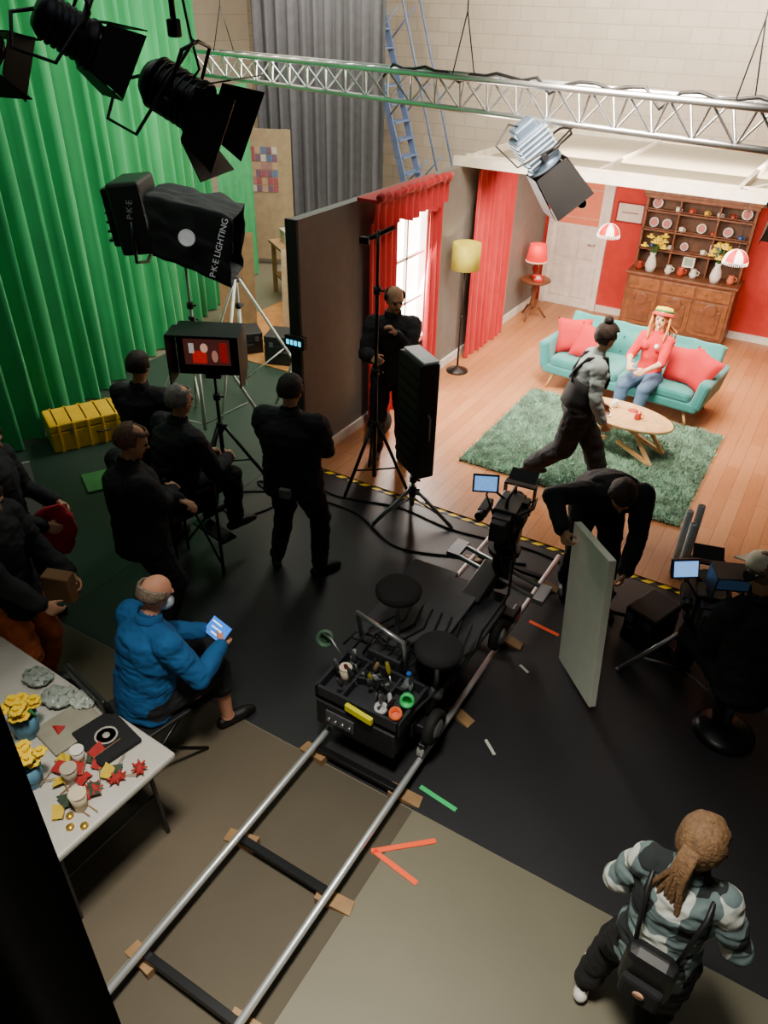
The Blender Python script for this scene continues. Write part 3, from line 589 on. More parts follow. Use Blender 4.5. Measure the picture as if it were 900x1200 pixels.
# ================= FIXTURES
def fixture(label,loc,d,s=1,roll=0,body='1a1b1f',doors=(70,70,70,70),rear='26282e',dl=.3,wide=.26,boxy=False):
    t=thing('stage_light',label,'stage light',loc,rot=aim(d,roll));bmx=mat(body,.4,.4)
    if boxy: ob('housing',B().box((0,-.08*s,0),(.30*s,.32*s,.30*s)).box((0,-.27*s,.0),(.22*s,.1*s,.22*s)).lathe([(.15*s,.06*s),(.175*s,.1*s),(.175*s,.14*s),(.14*s,.14*s)],ax=(0,1,0),n=24),bmx,t,bev=.02*s)
    else: ob('housing',B().lathe([(0,-.26*s),(.10*s,-.25*s),(.14*s,-.2*s),(.15*s,.08*s),(.17*s,.1*s),(.17*s,.14*s),(.14*s,.14*s),(.0,.12*s)],ax=(0,1,0),n=24),bmx,t)
    fb=B()
    for i in range(6):
        if boxy: fb.box((0,(-.2+.045*i)*s,0),(.33*s,.012*s,.33*s))
        else: fb.lathe([(.145*s,0),(.158*s,0),(.158*s,.012*s),(.145*s,.012*s)],(0,(-.18+.045*i)*s,0),(0,1,0),24)
    ob('cooling_fin',fb,mat(rear,.5,.4),t)
    ob('lens',B().lathe([(0,.125*s),(.135*s,.13*s),(.135*s,.135*s),(0,.15*s)],ax=(0,1,0),n=24),mat('2a3038',.1,.2),t)
    ob('yoke',B().tube([(-.17*s,0,0),(-.19*s,0,.1*s),(-.17*s,0,.3*s),(0,0,.34*s),(.17*s,0,.3*s),(.19*s,0,.1*s),(.17*s,0,0)],.012*s),BLKM,t)
    for sx in(-1,1): ob('tilt_knob',B().cyl((sx*.16*s,0,0),(sx*.23*s,0,0),.03*s,n=10),BLK,t)
    ob('power_lead',B().tube([(0,-.27*s,0),(.06*s,-.4*s,-.1*s),(.16*s,-.35*s,-.3*s),(.25*s,-.1*s,-.25*s),(.2*s,-.02*s,.1*s),(.05*s,0,.35*s)],.009),BLK,t)
    for i,an in enumerate(doors):
        b=B();b.T=M.Rotation(rad(90*i),4,'Y')@M.Translation((0,.14*s,.17*s))@M.Rotation(rad(90-an),4,'X')
        w0,w1=.16*s,wide*s
        b.add([(-w0,0,0),(w0,0,0),(w1,dl*s,0),(-w1,dl*s,0)],[(0,1,2,3)],False)
        ob('barn_door',b,mat('17171a',.5,.2),t,solid=.006)
    return t
def hangrod(loc,z1,z0off=.35):
    t=thing('hanging_pole','black hanging pole holding a studio lamp','hanging pole',(loc[0],loc[1],loc[2]+z0off));hh=z1-loc[2]-z0off
    ob('pole',B().cyl((0,0,0),(0,0,hh),.015),BLKM,t);ob('clamp',B().box((0,0,.02),(.06,.05,.08)),BLKM,t,bev=.01)
    ob('cable',B().tube([(.03,0,hh),(.05,.03,hh*.6),(.03,-.02,hh*.3),(.1,0,0),(.14,0,-.15),(.06,0,-.22)],.007),BLK,t)
fixture('black fresnel studio lamp with open barn doors',(-3.2,3.30,3.55),(1,.25,-.5),.84,doors=(55,85,60,75),dl=.26,wide=.23);hangrod((-3.2,3.30,3.55),5.6,.29)
fixture('black fresnel studio lamp with barn doors',(-3.38,2.82,3.84),(.4,.9,-.6),.66,doors=(70,80,75,80),dl=.26,wide=.23);hangrod((-3.38,2.82,3.84),5.6,.23)
fixture('black studio lamp with looped cables',(-3.66,2.50,3.80),(-.2,1,-.6),.58,doors=(75,85,75,85),dl=.25);hangrod((-3.66,2.50,3.80),5.6,.2)
fixture('silver and black boxy lamp hung beneath the truss',(-2.60,7.02,2.90),(.45,.35,-.7),.95,body='5c7088',rear='c8d8e8',doors=(85,78,85,78),dl=.42,wide=.2,boxy=True)
fixture('black studio lamp hanging near the truss end',(-.36,5.35,3.02),(.1,.9,-.5),.6,doors=(80,75,80,75));hangrod((-.36,5.35,3.02),5.6,.21)
def stand(loc,hh,legr,m,label,legh=.9,rz=0):
    t=thing('light_stand',label,'light stand',loc,rz)
    ob('column',B().cyl((0,0,.12),(0,0,hh*.5),.022).cyl((0,0,hh*.5),(0,0,hh*.8),.017).cyl((0,0,hh*.8),(0,0,hh),.013),m,t)
    for z in(hh*.5,hh*.8,legh): ob('collar',B().cyl((0,0,z-.03),(0,0,z+.03),.034).cyl((0,0,z),(.07,0,z),.01),BLK,t)
    for i in range(3):
        an=i*2.094;c,s=math.cos(an),math.sin(an)
        ob('leg',B().tube([(c*.03,s*.03,legh),(c*legr,s*legr,.018)],.017).tube([(c*.02,s*.02,.2),(c*legr*.62,s*legr*.62,legh*.38)],.009).sph((c*legr,s*legr,.018),.018,8),m,t)
    return t
WS=mat('d4d4cc',.4,.2)
SLX,SLY=-5.32,5.28
stand((SLX,SLY,0),1.86,.85,WS,'silver tripod stand carrying the skirted softlight',1.35,20)
stand((-5.7,6.4,0),2.2,.8,WS,'silver tripod stand by the side of the flat',1.4,50)
stand((-5.0,6.9,0),1.3,.6,WS,'silver tripod stand by the side of the flat',1.0,10)
sl=thing('softlight','black studio softlight with fabric skirt and white lettering','studio light',(SLX,SLY,2.28),rot=(0,0,30))
ob('housing',B().box((-.38,0,.05),(.3,.5,.62),(0,-6,0)),BLK,sl,bev=.03)
ob('lamp_back',B().box((-.55,0,.05),(.1,.4,.5),(0,-6,0)),BLKM,sl,bev=.02)
fb=B()
for i in range(6): fb.box((-.6,0,-.15+i*.08),(.03,.36,.02))
ob('cooling_fin',fb,BLKM,sl)
sk=B()
def skf(u,v):
    an=u*2*math.pi+math.pi/4;wv=.25+.08*v;c,s=math.cos(an),math.sin(an);m_=max(abs(c),abs(s))
    wob=.030*noise.noise(V((math.cos(an)*3,v*5,math.sin(an)*3)))+.007*math.sin(v*13+math.sin(an)*6)
    return V((-.22+.74*v+wob+.05*v*s,(wv+wob)*c/m_,(wv*(1.02-.1*v))*s/m_-.20*v*v-.03*math.sin(v*3)+wob))
sk.sheet(skf,80,22);ob('fabric_skirt',sk,mat('1f1f22',.9,bump=.4,bs=14),sl,solid=.008)
ob('yoke',B().tube([(-.35,-.3,.05),(-.35,-.32,-.3),(-.35,0,-.38),(-.35,.32,-.3),(-.35,.3,.05)],.016),BLKM,sl)
WL=mat('e8e8e8',.6,var=0,es=.15)
text('P·K·E LIGHTING',.076,WL,sl,(.42,-.372,-.14),(90,-72,6));text('P·K·E',.075,mat('a0a0a0',.6,var=0),sl,(-.36,-.262,.14),(90,-84,0))
ob('logo_ring',B().lathe([(.062,0),(.074,0),(.074,.004),(.062,.004),(.062,0)],(.14,-.358,-.06),(.14,-1,0),28),WL,sl)
text('P',.085,WL,sl,(.14,-.364,-.06),(90,-20,8),'logo_letter')
ts=stand((-3.30,5.46,.0),2.45,.36,BLKM,'tall black light stand with a grip arm at the top',.7,10)
ob('grip_arm',B().cyl((-.12,-.05,2.36),(.10,.10,2.46),.02).box((-.10,-.04,2.37),(.08,.05,.05)),BLKM,ts)
stand((-2.74,5.22,.0),.5,.42,ALU,'low silver stand under the upright light panel',.3,0)
lp=thing('studio_light','tall black upright panel light on a low stand','studio light',(-2.74,5.22,.5),-35)
ob('housing',B().box((0,0,.55),(.42,.18,1.06)),BLK,lp,bev=.015)
ob('top_plate',B().box((0,.02,1.09),(.38,.14,.015)),mat('a8b0b0',.5,es=.1),lp)
ob('diffuser',B().box((0,.096,.55),(.36,.012,1.0)),mat('e8e8e0',.6,es=.3),lp)
for i in range(9): ob('rear_vent',B().box((0,-.095,.15+i*.1),(.34,.015,.012)),BLKM,lp)
ob('handle',B().tube([(.21,0,.4),(.25,0,.42),(.25,0,.62),(.21,0,.64)],.01),ALU,lp)
# ================= TRACK + DOLLY
RX=(-1.91,-1.30);RS=mat('d4d6d8',.42,.75,var=.05)
for x in RX: ob('track_rail',B().cyl((x,-.1,.12),(x,5.2,.12),.02,n=16),RS,label='silver tubular dolly track rail on wooden wedges',cat='dolly track rail',group='dolly track rails')
for y in(.3,1.05,1.78,2.52,3.3,4.1,4.9):
    ob('track_sleeper',B().box((-1.605,y,.08),(.60,.045,.03)),BLKM,label='black steel sleeper bar joining the track rails',cat='track sleeper',group='sleepers of the dolly track',bev=.004)
    for x,s in((RX[0],-1),(RX[1],1)):
        ob('wooden_wedge',B().add([(-.11,-.04,0),(.09,-.04,0),(.09,.04,0),(-.11,.04,0),(-.11,-.04,.012),(.09,-.04,.06),(.09,.04,.06),(-.11,.04,.012)],[(0,3,2,1),(4,5,6,7),(0,1,5,4),(1,2,6,5),(2,3,7,6),(3,0,4,7)],False),PLY,loc=(x+s*.01,y+random.uniform(-.03,.03),0),rot=(0,0,(180 if s>0 else 0)+random.uniform(-12,12)),label='plywood levelling wedge under the track rail',cat='wooden wedge',group='wedges under the track')
DK=mat('1d1e22',.45,.3);DK2=mat('2a2b30',.6,.2)
dl=thing('camera_dolly','black camera dolly with deck boards on the silver track','camera dolly',(-1.605,3.52,.14))
ob('chassis',B().box((-.03,0,.14),(.5,1.45,.12)).box((0,-.62,.11),(.68,.1,.07)).box((0,.62,.11),(.68,.1,.07)),DK,dl,bev=.01)
ob('body_cover',B().box((-.04,-.15,.22),(.58,.86,.12)),DK,dl,bev=.02)
for x in(-.305,.305):
    for y in(-.62,.62):
        wt=ob('wheel_truck',B().box((x,y,.085),(.05,.3,.06)),DK,dl,bev=.01)
        for q in(-.1,.1): ob('wheel',B().lathe([(.03,-.022),(.062,-.022),(.066,-.015),(.055,0),(.066,.015),(.062,.022),(.03,.022),(0,.02)],(x,y+q,.045),(1,0,0),20),mat('c0c0c0',.4,.6),wt)
for x in(-.36,.33):
    for y in(-.66,.3):
        s=1 if x>0 else -1
        ob('road_wheel',B().lathe([(.06,-.03),(.105,-.03),(.115,-.015),(.115,.015),(.105,.03),(.06,.03),(.06,-.03)],(x,y,.19),(1,0,0),28),RUB,dl)
        ob('hub',B().lathe([(0,.0),(.065,.0),(.07,.02),(.05,.04),(.02,.045),(0,.05)],(x,y,.19),(s,0,0),20),STEEL,dl)
ob('deck_board',B().box((-.30,.12,.31),(.36,.98,.03),(0,0,3)),mat('38393e',.6),dl,bev=.006)
ob('deck_board',B().box((-.03,.14,.345),(.28,.76,.03)),mat('424348',.7),dl,bev=.006)
ob('deck_board',B().box((.21,.05,.31),(.2,.85,.03)),DK2,dl,bev=.006)
ob('lift_arm',B().box((.06,.58,.32),(.16,.44,.12),(6,0,0)).cyl((.12,.78,.22),(.12,.78,.52),.07),DK,dl,bev=.012)
ob('head_plate',B().cyl((.12,.8,.52),(.12,.8,.56),.12),DK,dl)
ob('front_outrigger',B().cyl((-.30,.95,.33),(.48,.78,.33),.018).cyl((-.26,.80,.33),(.48,.64,.33),.018).box((-.28,.88,.33),(.1,.2,.04)).box((.48,.71,.33),(.08,.2,.04)),ALU,dl)
ob('push_bar',B().tube([(-.34,-.42,.40),(-.34,-.48,.66),(.04,-.56,.66),(.04,-.5,.40)],.016),STEEL,dl)
TX=-.08;TH=.29
ob('tool_tray',B().box((TX,-.72,.28),(2*TH,.36,.03)).box((TX,-.89,.32),(2*TH,.02,.10)).box((TX,-.55,.32),(2*TH,.02,.10)).box((TX-TH,-.72,.32),(.02,.36,.10)).box((TX+TH,-.72,.32),(.02,.36,.10)).box((TX+.12,-.72,.32),(.015,.34,.08)).box((TX-.12,-.72,.32),(.015,.34,.08)),DK2,dl)
ob('rear_box',B().box((TX,-.82,.17),(.56,.2,.2)),DK,dl,bev=.01)
ob('control_panel',B().box((TX-.1,-.925,.18),(.2,.012,.10)),mat('4a4c50',.5),dl)
for i in range(4): ob('control_knob',B().cyl((TX-.17+.05*i,-.93,.18),(TX-.17+.05*i,-.95,.18),.012,n=10),ALU,dl)
for x,y,z in((-.18,-.24,.70),(.24,-.48,.60)):
    ob('seat_post',B().cyl((x,y,.25),(x,y,z),.018).lathe([(.05,.25),(.05,.3),(.02,.32)],(x,y,0)),ALU,dl)
    ob('seat_pad',B().lathe([(0,z),(.12,z),(.145,z+.02),(.15,z+.05),(.125,z+.08),(0,z+.085)],(x,y,0),n=32),CLOTHB,dl)
ob('electronics_box',B().box((.16,-.30,.38),(.2,.24,.14)),DK,dl,bev=.01);ob('battery_pack',B().box((-.12,-.46,.36),(.24,.12,.14)),DK2,dl,bev=.01)
ob('tape_hook',B().tube([(TX-TH,-.6,.36),(TX-TH-.12,-.56,.42),(TX-TH-.2,-.54,.42)],.008),ALU,dl)
for i in range(9):
    x0=-.42+i*.075;ob('cable',B().tube([(x0,-.52,.38),(x0+.06,-.46,.47+.03*(i%3)),(x0+.10,-.38,.40),(x0+.06,-.3,.37),(x0+.14,-.1,.37),(x0+.1,.1,.37)],.008),RUB,dl)
ob('cable',B().tube([(.2,.8,.5),(.30,.5,.40),(.28,.1,.34),(.3,-.3,.34),(.2,-.8,.3)],.01),RUB,dl)
ox,oy,oz=-1.605,3.52,.14
mug((ox+TX-.19,oy-.72,oz+.295),'d8c8b0','paper coffee cup in the dolly tool tray',r=.04,hh=.13,handle=False,cat='paper cup')
def roll(loc,c,label,rot=(0,0,0),r=.055,w=.04):
    return ob('tape_roll',B().lathe([(r*.65,-w/2),(r,-w/2),(r,w/2),(r*.65,w/2),(r*.65,-w/2)],n=24),mat(c,.5),loc=loc,rot=rot,label=label,cat='tape roll')
roll((ox+TX-TH-.18,oy-.54,oz+.38),'4a6a54','roll of green tape hanging on the dolly corner',(60,0,20),.06)
roll((ox+.17,oy-.86,oz+.40),'e06028','roll of orange tape on the dolly tray',(20,10,0),.04);roll((ox+.18,oy-.74,oz+.41),'38c068','roll of bright green tape on the dolly tray',(65,0,20),.045)
roll((ox+.06,oy-.84,oz+.36),'b8b8b8','roll of white tape on the dolly tray',(10,0,0),.04)
for i in range(20):
    x=ox+TX-.25+.025*i+random.uniform(-.01,.01);y=oy-.72+random.uniform(-.15,.14);c=random.choice(['80848a','505258','907850','6a2820','808080','a8a8a8','4a4a50','30343a','8a8020','2a3a60','202226','1a1a1c'])
    t=thing('screwdriver','hand tool standing upright in the dolly tray','hand tool',(x,y,oz+.295),rot=(random.uniform(-24,24),random.uniform(-24,24),0),group='hand tools in the dolly tray')
    ob('shaft',B().cyl((0,0,0),(0,0,.1),.006),STEEL,t);ob('handle',B().lathe([(0,.1),(.013,.1),(.016,.13),(.012,.18),(0,.19)],n=10),mat(c,.4),t)
for i in range(5):
    t=thing('battery','small black battery pack lying in the dolly tray','battery',(ox+TX-.2+.09*i,oy-.61-.04*(i%2),oz+.295),i*23,group='batteries in the dolly tray')
    ob('battery_body',B().box((0,0,.03),(.06,.09,.06)),DK,t,bev=.006);ob('contact',B().box((0,0,.061),(.03,.02,.003)),STEEL,t)
bt_=thing('water_bottle','clear water bottle with blue cap on the dolly','water bottle',(ox+.12,oy-.62,oz+.295));ob('bottle',B().lathe([(0,0),(.03,0),(.032,.12),(.012,.17),(.012,.19),(0,.19)]),mat('c0d8e0',.1,trans=.6),bt_);ob('cap',B().cyl((0,0,.185),(0,0,.205),.015),mat('2060c0',.4),bt_)
ob('spirit_level',B().box((0,0,0),(.2,.03,.05)),mat('e0d820',.4),loc=(ox+TX+.04,oy-.93,oz+.34),rot=(0,0,-6),bev=.006,label='yellow spirit level strapped to the dolly rear',cat='spirit level')
def cinecam(loc,rz,label,s=1,glow='6090d0',scale=.85):
    t=thing('cinema_camera',label,'film camera',loc,rz,scale=scale)
    ob('camera_body',B().box((0,-.02,.1),(.16*s,.26*s,.18*s)).box((.0,-.18*s,.1),(.12*s,.1*s,.15*s)),BLK,t,bev=.01)
    ob('battery',B().box((0,-.26*s,.1),(.1*s,.06*s,.14*s)),DK2,t,bev=.008)
    ob('lens',B().lathe([(.035,.1),(.05,.12),(.055,.16),(.048,.18),(.06,.2),(.06,.23),(.052,.24),(.05,.22),(0,.22)],(0,0,.1),(0,1,0),24),BLKM,t)
    for y in(.15,.19): ob('focus_gear',B().lathe([(.05,-.006),(.062,-.006),(.062,.006),(.05,.006),(.05,-.006)],(0,y,.1),(0,1,0),30),RUB,t)
    mt=ob('matte_box',B().box((0,.27,.2),(.24,.08,.015)).box((0,.27,0),(.24,.08,.015)).box((.12,.27,.1),(.012,.08,.21)).box((-.12,.27,.1),(.012,.08,.21)),BLK,t)
    ob('top_flag',B().box((0,.33,.24),(.22,.12,.006),(25,0,0)),BLK,mt)
    ob('top_handle',B().tube([(0,-.12,.18),(0,-.11,.27),(0,.1,.27),(0,.12,.18)],.013),BLK,t)
    for x in(-.04,.04): ob('rail_rod',B().cyl((x,-.25,.0),(x,.3,.0),.008),STEEL,t)
    mn=ob('monitor',B().box((-.2,-.04,.32),(.2,.025,.14),(-25,0,20)),BLK,t,bev=.005)
    ob('screen',B().box((-.195,-.058,.328),(.17,.004,.11),(-25,0,20)),mat(glow,.3,es=1.6,var=.7,vs=22),mn)
    ob('monitor_arm',B().tube([(-.05,0,.2),(-.12,0,.24),(-.18,-.02,.27)],.01),BLKM,mn)
    ob('viewfinder',B().box((-.16,-.12,.16),(.07,.18,.07)).cyl((-.16,-.2,.16),(-.16,-.27,.16),.032,.04),BLK,t,bev=.006)
    ob('follow_focus',B().cyl((.07,.16,.03),(.13,.16,.03),.035).cyl((.09,.2,.08),(.09,.2,.12),.025),BLKM,t)
    ob('side_module',B().box((.12,-.08,.12),(.06,.14,.1)).box((.11,.04,.17),(.05,.06,.06)),DK2,t,bev=.005)
    ob('cable',B().tube([(.08,-.15,.15),(.2,-.1,.24),(.18,.08,.22),(.1,.16,.1)],.008),RUB,t);ob('cable',B().tube([(-.07,-.2,.16),(-.17,-.1,.26),(-.16,.0,.3)],.008),RUB,t);ob('cable',B().tube([(0,-.3,.12),(.05,-.38,0),(.1,-.36,-.2)],.008),RUB,t)
    return t
def panhead(parent,loc,rz):
    t=ob('camera_head',B().lathe([(0,0),(.08,0),(.085,.05),(.06,.09),(0,.09)]),BLKM,parent,loc=loc,rot=(0,0,rz))
    ob('tilt_block',B().box((0,0,.13),(.12,.16,.1)),BLK,t,bev=.015)
    for s in(-1,1): ob('tilt_drum',B().cyl((s*.06,0,.13),(s*.1,0,.13),.055,n=20),BLKM,t)
    ob('camera_plate',B().box((0,0,.195),(.1,.3,.03)),DK2,t,bev=.004)
    ob('pan_handle',B().tube([(.08,-.05,.13),(.12,-.18,.12),(.15,-.30,.10)],.011),BLK,t);return t
panhead(dl,(.12,.8,.56),6);cinecam((-1.485,4.32,.92),6,'black cinema camera with lit monitor mounted on the dolly',1.15,scale=.92)
tp=thing('camera_tripod','low black camera tripod with spreader feet','camera tripod',(-.1,4.42,0))
ob('bowl',B().cyl((0,0,.42),(0,0,.5),.09).cyl((0,0,.1),(0,0,.42),.02),BLKM,tp)
for i in range(3):
    an=rad(200+i*120);c,s=math.cos(an),math.sin(an);ob('leg',B().tube([(c*.07,s*.07,.46),(c*.42,s*.42,.018)],.018).tube([(c*.02,s*.02,.12),(c*.3,s*.3,.17)],.01).sph((c*.42,s*.42,.02),.02,8),ALU,tp)
panhead(tp,(0,0,.5),15);cinecam((-.1,4.42,.71),15,'black cinema camera with lit side monitor on low tripod',1.25,'70a0e0',.92)
mo=thing('monitor','black directors monitor attached above the camera','monitor',(.0,4.32,1.06),25)
ob('casing',B().box((0,0,0),(.26,.09,.17)),BLK,mo,bev=.01);ob('sun_hood',B().box((0,-.09,.09),(.27,.12,.008)).box((-.135,-.09,0),(.008,.12,.18)).box((.135,-.09,0),(.008,.12,.18)),BLK,mo);ob('screen',B().box((0,-.046,0),(.22,.004,.13)),mat('3a5878',.3,es=.15,var=.4),mo)
st=thing('stool','low black operator stool with round seat','stool',(.27,4.1,0));ob('seat',B().lathe([(0,.38),(.17,.38),(.18,.40),(.17,.43),(0,.435)],n=28),CLOTHB,st);ob('column',B().cyl((0,0,.08),(0,0,.38),.025),ALU,st)
ob('base_disc',B().lathe([(0,0),(.2,0),(.2,.02),(.16,.05),(.03,.09),(0,.09)],n=28),BLKM,st)
def case(loc,d,rz,label,c='1b1c20',ribs=0):
    t=thing('equipment_case',label,'equipment case',loc,rz);x,y,z=d
    ob('shell',B().box((0,0,z*.36),(x,y,z*.7)),mat(c,.55),t,bev=.015);ob('lid',B().box((0,0,z*.86),(x,y,z*.26)),mat(c,.55),t,bev=.015)
    for i in range(ribs): ob('rib',B().box((-x*.42+x*.84*i/(ribs-1),0,z*.5),(.03,y+.03,z*.98)),mat(c,.55),t,bev=.008)
    for s in(-.3,.3): ob('latch',B().box((s*x,-y/2-.006,z*.72),(.05,.012,.06)),ALU,t)
    ob('handle',B().tube([(-.07,-y/2,z*.5),(-.06,-y/2-.03,z*.5),(.06,-y/2-.03,z*.5),(.07,-y/2,z*.5)],.008),BLK,t);return t
case((-.42,4.78,0),(.26,.34,.3),-20,'black equipment case on the floor by the camera tripod')
bd=thing('poly_board','white polystyrene board being stood upright on the floor','reflector board',(-.71,3.98,0.04),rot=(0,-9,-50))
ob('foam_panel',B().box((0,0,.56),(.56,.05,1.12)),mat('eaeede',.7,var=.04),bd,bev=.004)
for i,(x,y,hh) in enumerate(((-.44,5.66,.62),(-.38,5.6,.55),(-.37,5.72,.66))):
    ob('foam_tube',B().lathe([(.012,0),(.03,0),(.03,hh),(.012,hh),(.012,0)],n=16),mat('c8ccd0',.5),loc=(x,y,.02),label='pale tube standing upright at the set edge',cat='tube',group='upright tubes')
# ================= MONITOR & CHAIRS
stand((-4.62,4.78,0),1.12,.42,BLKM,'black tripod stand under the crew monitor',.6,30)
mn=thing('video_monitor','black video monitor with hood showing a red scene','monitor',(-4.62,4.78,1.36),28,scale=1.15)
ob('casing',B().box((0,.02,0),(.52,.16,.38)),BLK,mn,bev=.01)
ob('sun_hood',B().box((0,-.15,.2),(.54,.22,.01)).box((-.27,-.15,0),(.01,.22,.4)).box((.27,-.15,0),(.01,.22,.4)),BLK,mn)
ob('base_bracket',B().box((0,0,-.2),(.12,.08,.06)),BLKM,mn)
scn=ob('screen',B().box((-.02,-.063,0),(.36,.004,.21)),mat('4a2420',.3,es=.7,var=.6,vs=10),mn)
for c_,d_,col,e_ in(((-.08,-.04),(.11,.10),'a81c18',.9),((.11,.0),(.06,.16),'901814',.7),((-.14,.03),(.04,.08),'b8b0a8',.7)): ob('screen_image',B().box((c_[0],-.066,c_[1]),(d_[0],.002,d_[1])),mat(col,.3,es=e_,var=.5,vs=30),scn)
ob('screen_image',B().sph((-.04,-.067,.035),(.03,.002,.038),12),mat('c89880',.3,es=.9,var=.3,vs=30),scn);ob('screen_image',B().sph((.04,-.067,-.03),(.025,.002,.05),12),mat('a87060',.3,es=.8,var=.4,vs=30),scn)
tc_=thing('directors_chair','tall folding directors chair with black canvas seat','chair',(-3.92,3.47,0),-12)
ob('seat',B().box((0,0,.67),(.46,.4,.03)),CLOTHB,tc_,bev=.01);ob('backrest',B().box((0,-.27,1.0),(.48,.015,.16)),CLOTHB,tc_)
for sx in(-1,1):
    for y,z in((-.2,1.1),(.2,.9)): ob('leg',B().cyl((sx*.25,y,z),(sx*.25,y,.0),.014),BLKM,tc_)
    ob('armrest',B().box((sx*.25,0,.91),(.05,.44,.02)),BLKM,tc_)
ob('cross_brace',B().cyl((-.23,.2,.1),(.23,.2,.66),.01).cyl((.23,.2,.1),(-.23,.2,.66),.01),BLKM,tc_);ob('cross_brace',B().cyl((-.23,-.2,.1),(.23,-.2,.66),.01).cyl((.23,-.2,.1),(-.23,-.2,.66),.01),BLKM,tc_);ob('footrest',B().box((0,.32,.26),(.42,.14,.02)),BLKM,tc_)
fc=thing('folding_chair','black plastic folding chair with steel legs','chair',(-2.8,1.98,0),-12)
ob('seat',B().box((0,0,.40),(.42,.42,.025)),BLK,fc,bev=.01);ob('backrest',B().box((0,-.27,.72),(.42,.03,.3),(8,0,0)),BLK,fc,bev=.012)
for sx in(-1,1):
    ob('leg',B().tube([(sx*.22,-.28,.85),(sx*.22,-.2,.42),(sx*.22,.26,0.012)],.012),BLKM,fc);ob('leg',B().tube([(sx*.2,.12,.40),(sx*.2,-.3,0.012)],.012),BLKM,fc)
tbt=thing('tablet','small tablet with glowing blue screen held in both hands','tablet',(-2.58,2.46,.79),rot=(35,0,-12))
ob('casing',B().box((0,0,0),(.19,.125,.01)),BLK,tbt,bev=.004);ob('screen',B().box((0,0,.006),(.175,.11,.002)),mat('2a70d0',.3,es=1.5,var=.7,vs=50),tbt)
for i in range(3): ob('screen_row',B().box((-.03+.02*i,.03-.03*i,.008),(.09,.008,.001)),mat('e8f4ff',.3,es=1.6,var=0),tbt)
b=B().sph((0,0,0),(.15,.05,.19),24);b.sph((.04,.03,-.12),(.11,.05,.12),20);b.v=[p+V((noise.noise(p*14),noise.noise(p*14+V((5,0,0))),noise.noise(p*14+V((0,5,0)))))*.03 for p in b.v]
ob('garment',b,mat('b01c2c',.85,bump=.6,bs=12),loc=(-4.08,2.52,.95),rot=(0,20,30),label='crumpled red garment held over the hands',cat='garment')
ob('paper_bag',B().box((0,0,.0),(.18,.09,.2),(5,0,0)),mat('84603e',.8),loc=(-3.5,2.1,.98),rot=(0,0,20),bev=.01,label='brown paper package held in both hands',cat='package')
bp_=thing('backpack','small black backpack worn low on the back with emblem','backpack',P6L,-4)
y0=-.18
b=B().box((0,y0,.93),(.2,.1,.26));ob('main_pack',b,BLK,bp_,bev=.045);ob('front_pocket',B().box((0,y0-.06,.88),(.16,.04,.13)),CLOTHB,bp_,bev=.018)
ob('emblem',B().lathe([(0,0),(.022,0),(.022,.004),(0,.004)],(0,y0-.082,.89),(0,-1,0),16),mat('d8a080',.6),bp_)
for sx in(-1,1): ob('strap',B().tube([(sx*.08,y0+.03,1.04),(sx*.11,-.08,1.27),(sx*.115,.08,1.28),(sx*.14,.19,1.10),(sx*.14,-.08,.86)],.010),BLK,bp_)
# ================= LEFT CLUTTER
case((-6.35,4.75,0),(1.05,.42,.32),62,'long yellow plastic equipment case by the green drape','d8a818',7)
ob('green_board',B().box((0,0,.012),(.5,.36,.02)),mat('3a7a40',.6),loc=(-5.55,4.15,.005),rot=(0,0,60),label='pale green board lying on the floor',cat='board')
ob('white_panel',B().box((0,0,.25),(.4,.03,.5),(-12,0,0)),mat('b8b8b0',.6),loc=(-5.75,3.25,.01),rot=(0,0,60),label='pale panel leaning beside the crew',cat='panel')
bg=thing('kit_bag','black soft kit bag on the floor below the red curtain','bag',(-3.82,6.42,.02),15);ob('bag_body',B().sph((0,0,.13),(.13,.2,.13),16),CLOTHB,bg);ob('strap',B().tube([(0,-.2,.15),(.05,-.1,.3),(.05,.1,.3),(0,.2,.15)],.012),BLK,bg)
wt=thing('workbench','rough plywood workbench with clutter behind the flat','workbench',(-7.1,9.5,0),-35)
ob('bench_top',B().box((0,0,.8),(1.5,.6,.04)),PLY,wt)
for x in(-.68,.68):
    for y in(-.24,.24): ob('leg',B().box((x,y,.39),(.06,.06,.78)),PLY,wt)
ob('lower_shelf',B().box((0,0,.3),(1.4,.5,.03)),PLY,wt)
for i,(x,c) in enumerate(((-.5,'b8b0a0'),(-.15,'404448'),(.2,'8a5a30'),(.5,'a8a090'))):
    m_=M.Rotation(rad(-35),3,'Z')@V((x,0,0));t=thing('storage_box','small lidded storage box on the plywood workbench','box',(-7.1+m_.x,9.5+m_.y,.82),-35+i*6,group='boxes on the workbench')
    ob('box_body',B().box((0,0,.08),(.24,.28,.16)),mat(c,.7),t,bev=.01);ob('lid',B().box((0,0,.175),(.26,.3,.03)),mat(c,.6),t,bev=.005)
for x,y,rz,rx,w_,h_,c,lb in((-5.3,7.8,-60,-12,.9,1.1,'96744e','sheet of plywood leaning behind the window flat'),(-6.3,8.6,30,-10,.8,1.1,'c0a484','sheet of pale plywood leaning by the workbench'),(-7.2,8.1,35,-14,.5,1.3,'8a6a48','narrow timber board leaning by the workbench'),(-5.5,9.3,10,-10,.6,.9,'4a4c50','dark panel leaning behind the window flat')):
    ob('leaning_board',B().box((0,0,h_/2),(w_,.025,h_),(rx,0,0)),mat(c,.7,var=.2),loc=(x,y,.02),rot=(0,0,rz),label=lb,cat='board')
case((-5.9,7.5,.0),(.5,.4,.4),20,'black flight case standing behind the flat');case((-6.6,7.5,.0),(.4,.4,.3),50,'small black flight case behind the flat')
ob('floor_board',B().box((0,0,.01),(2.8,3.2,.012)),mat('b47c44',.6,var=.2),loc=(-6.0,8.8,.0),label='pale boarded floor area behind the window flat',cat='floor covering')
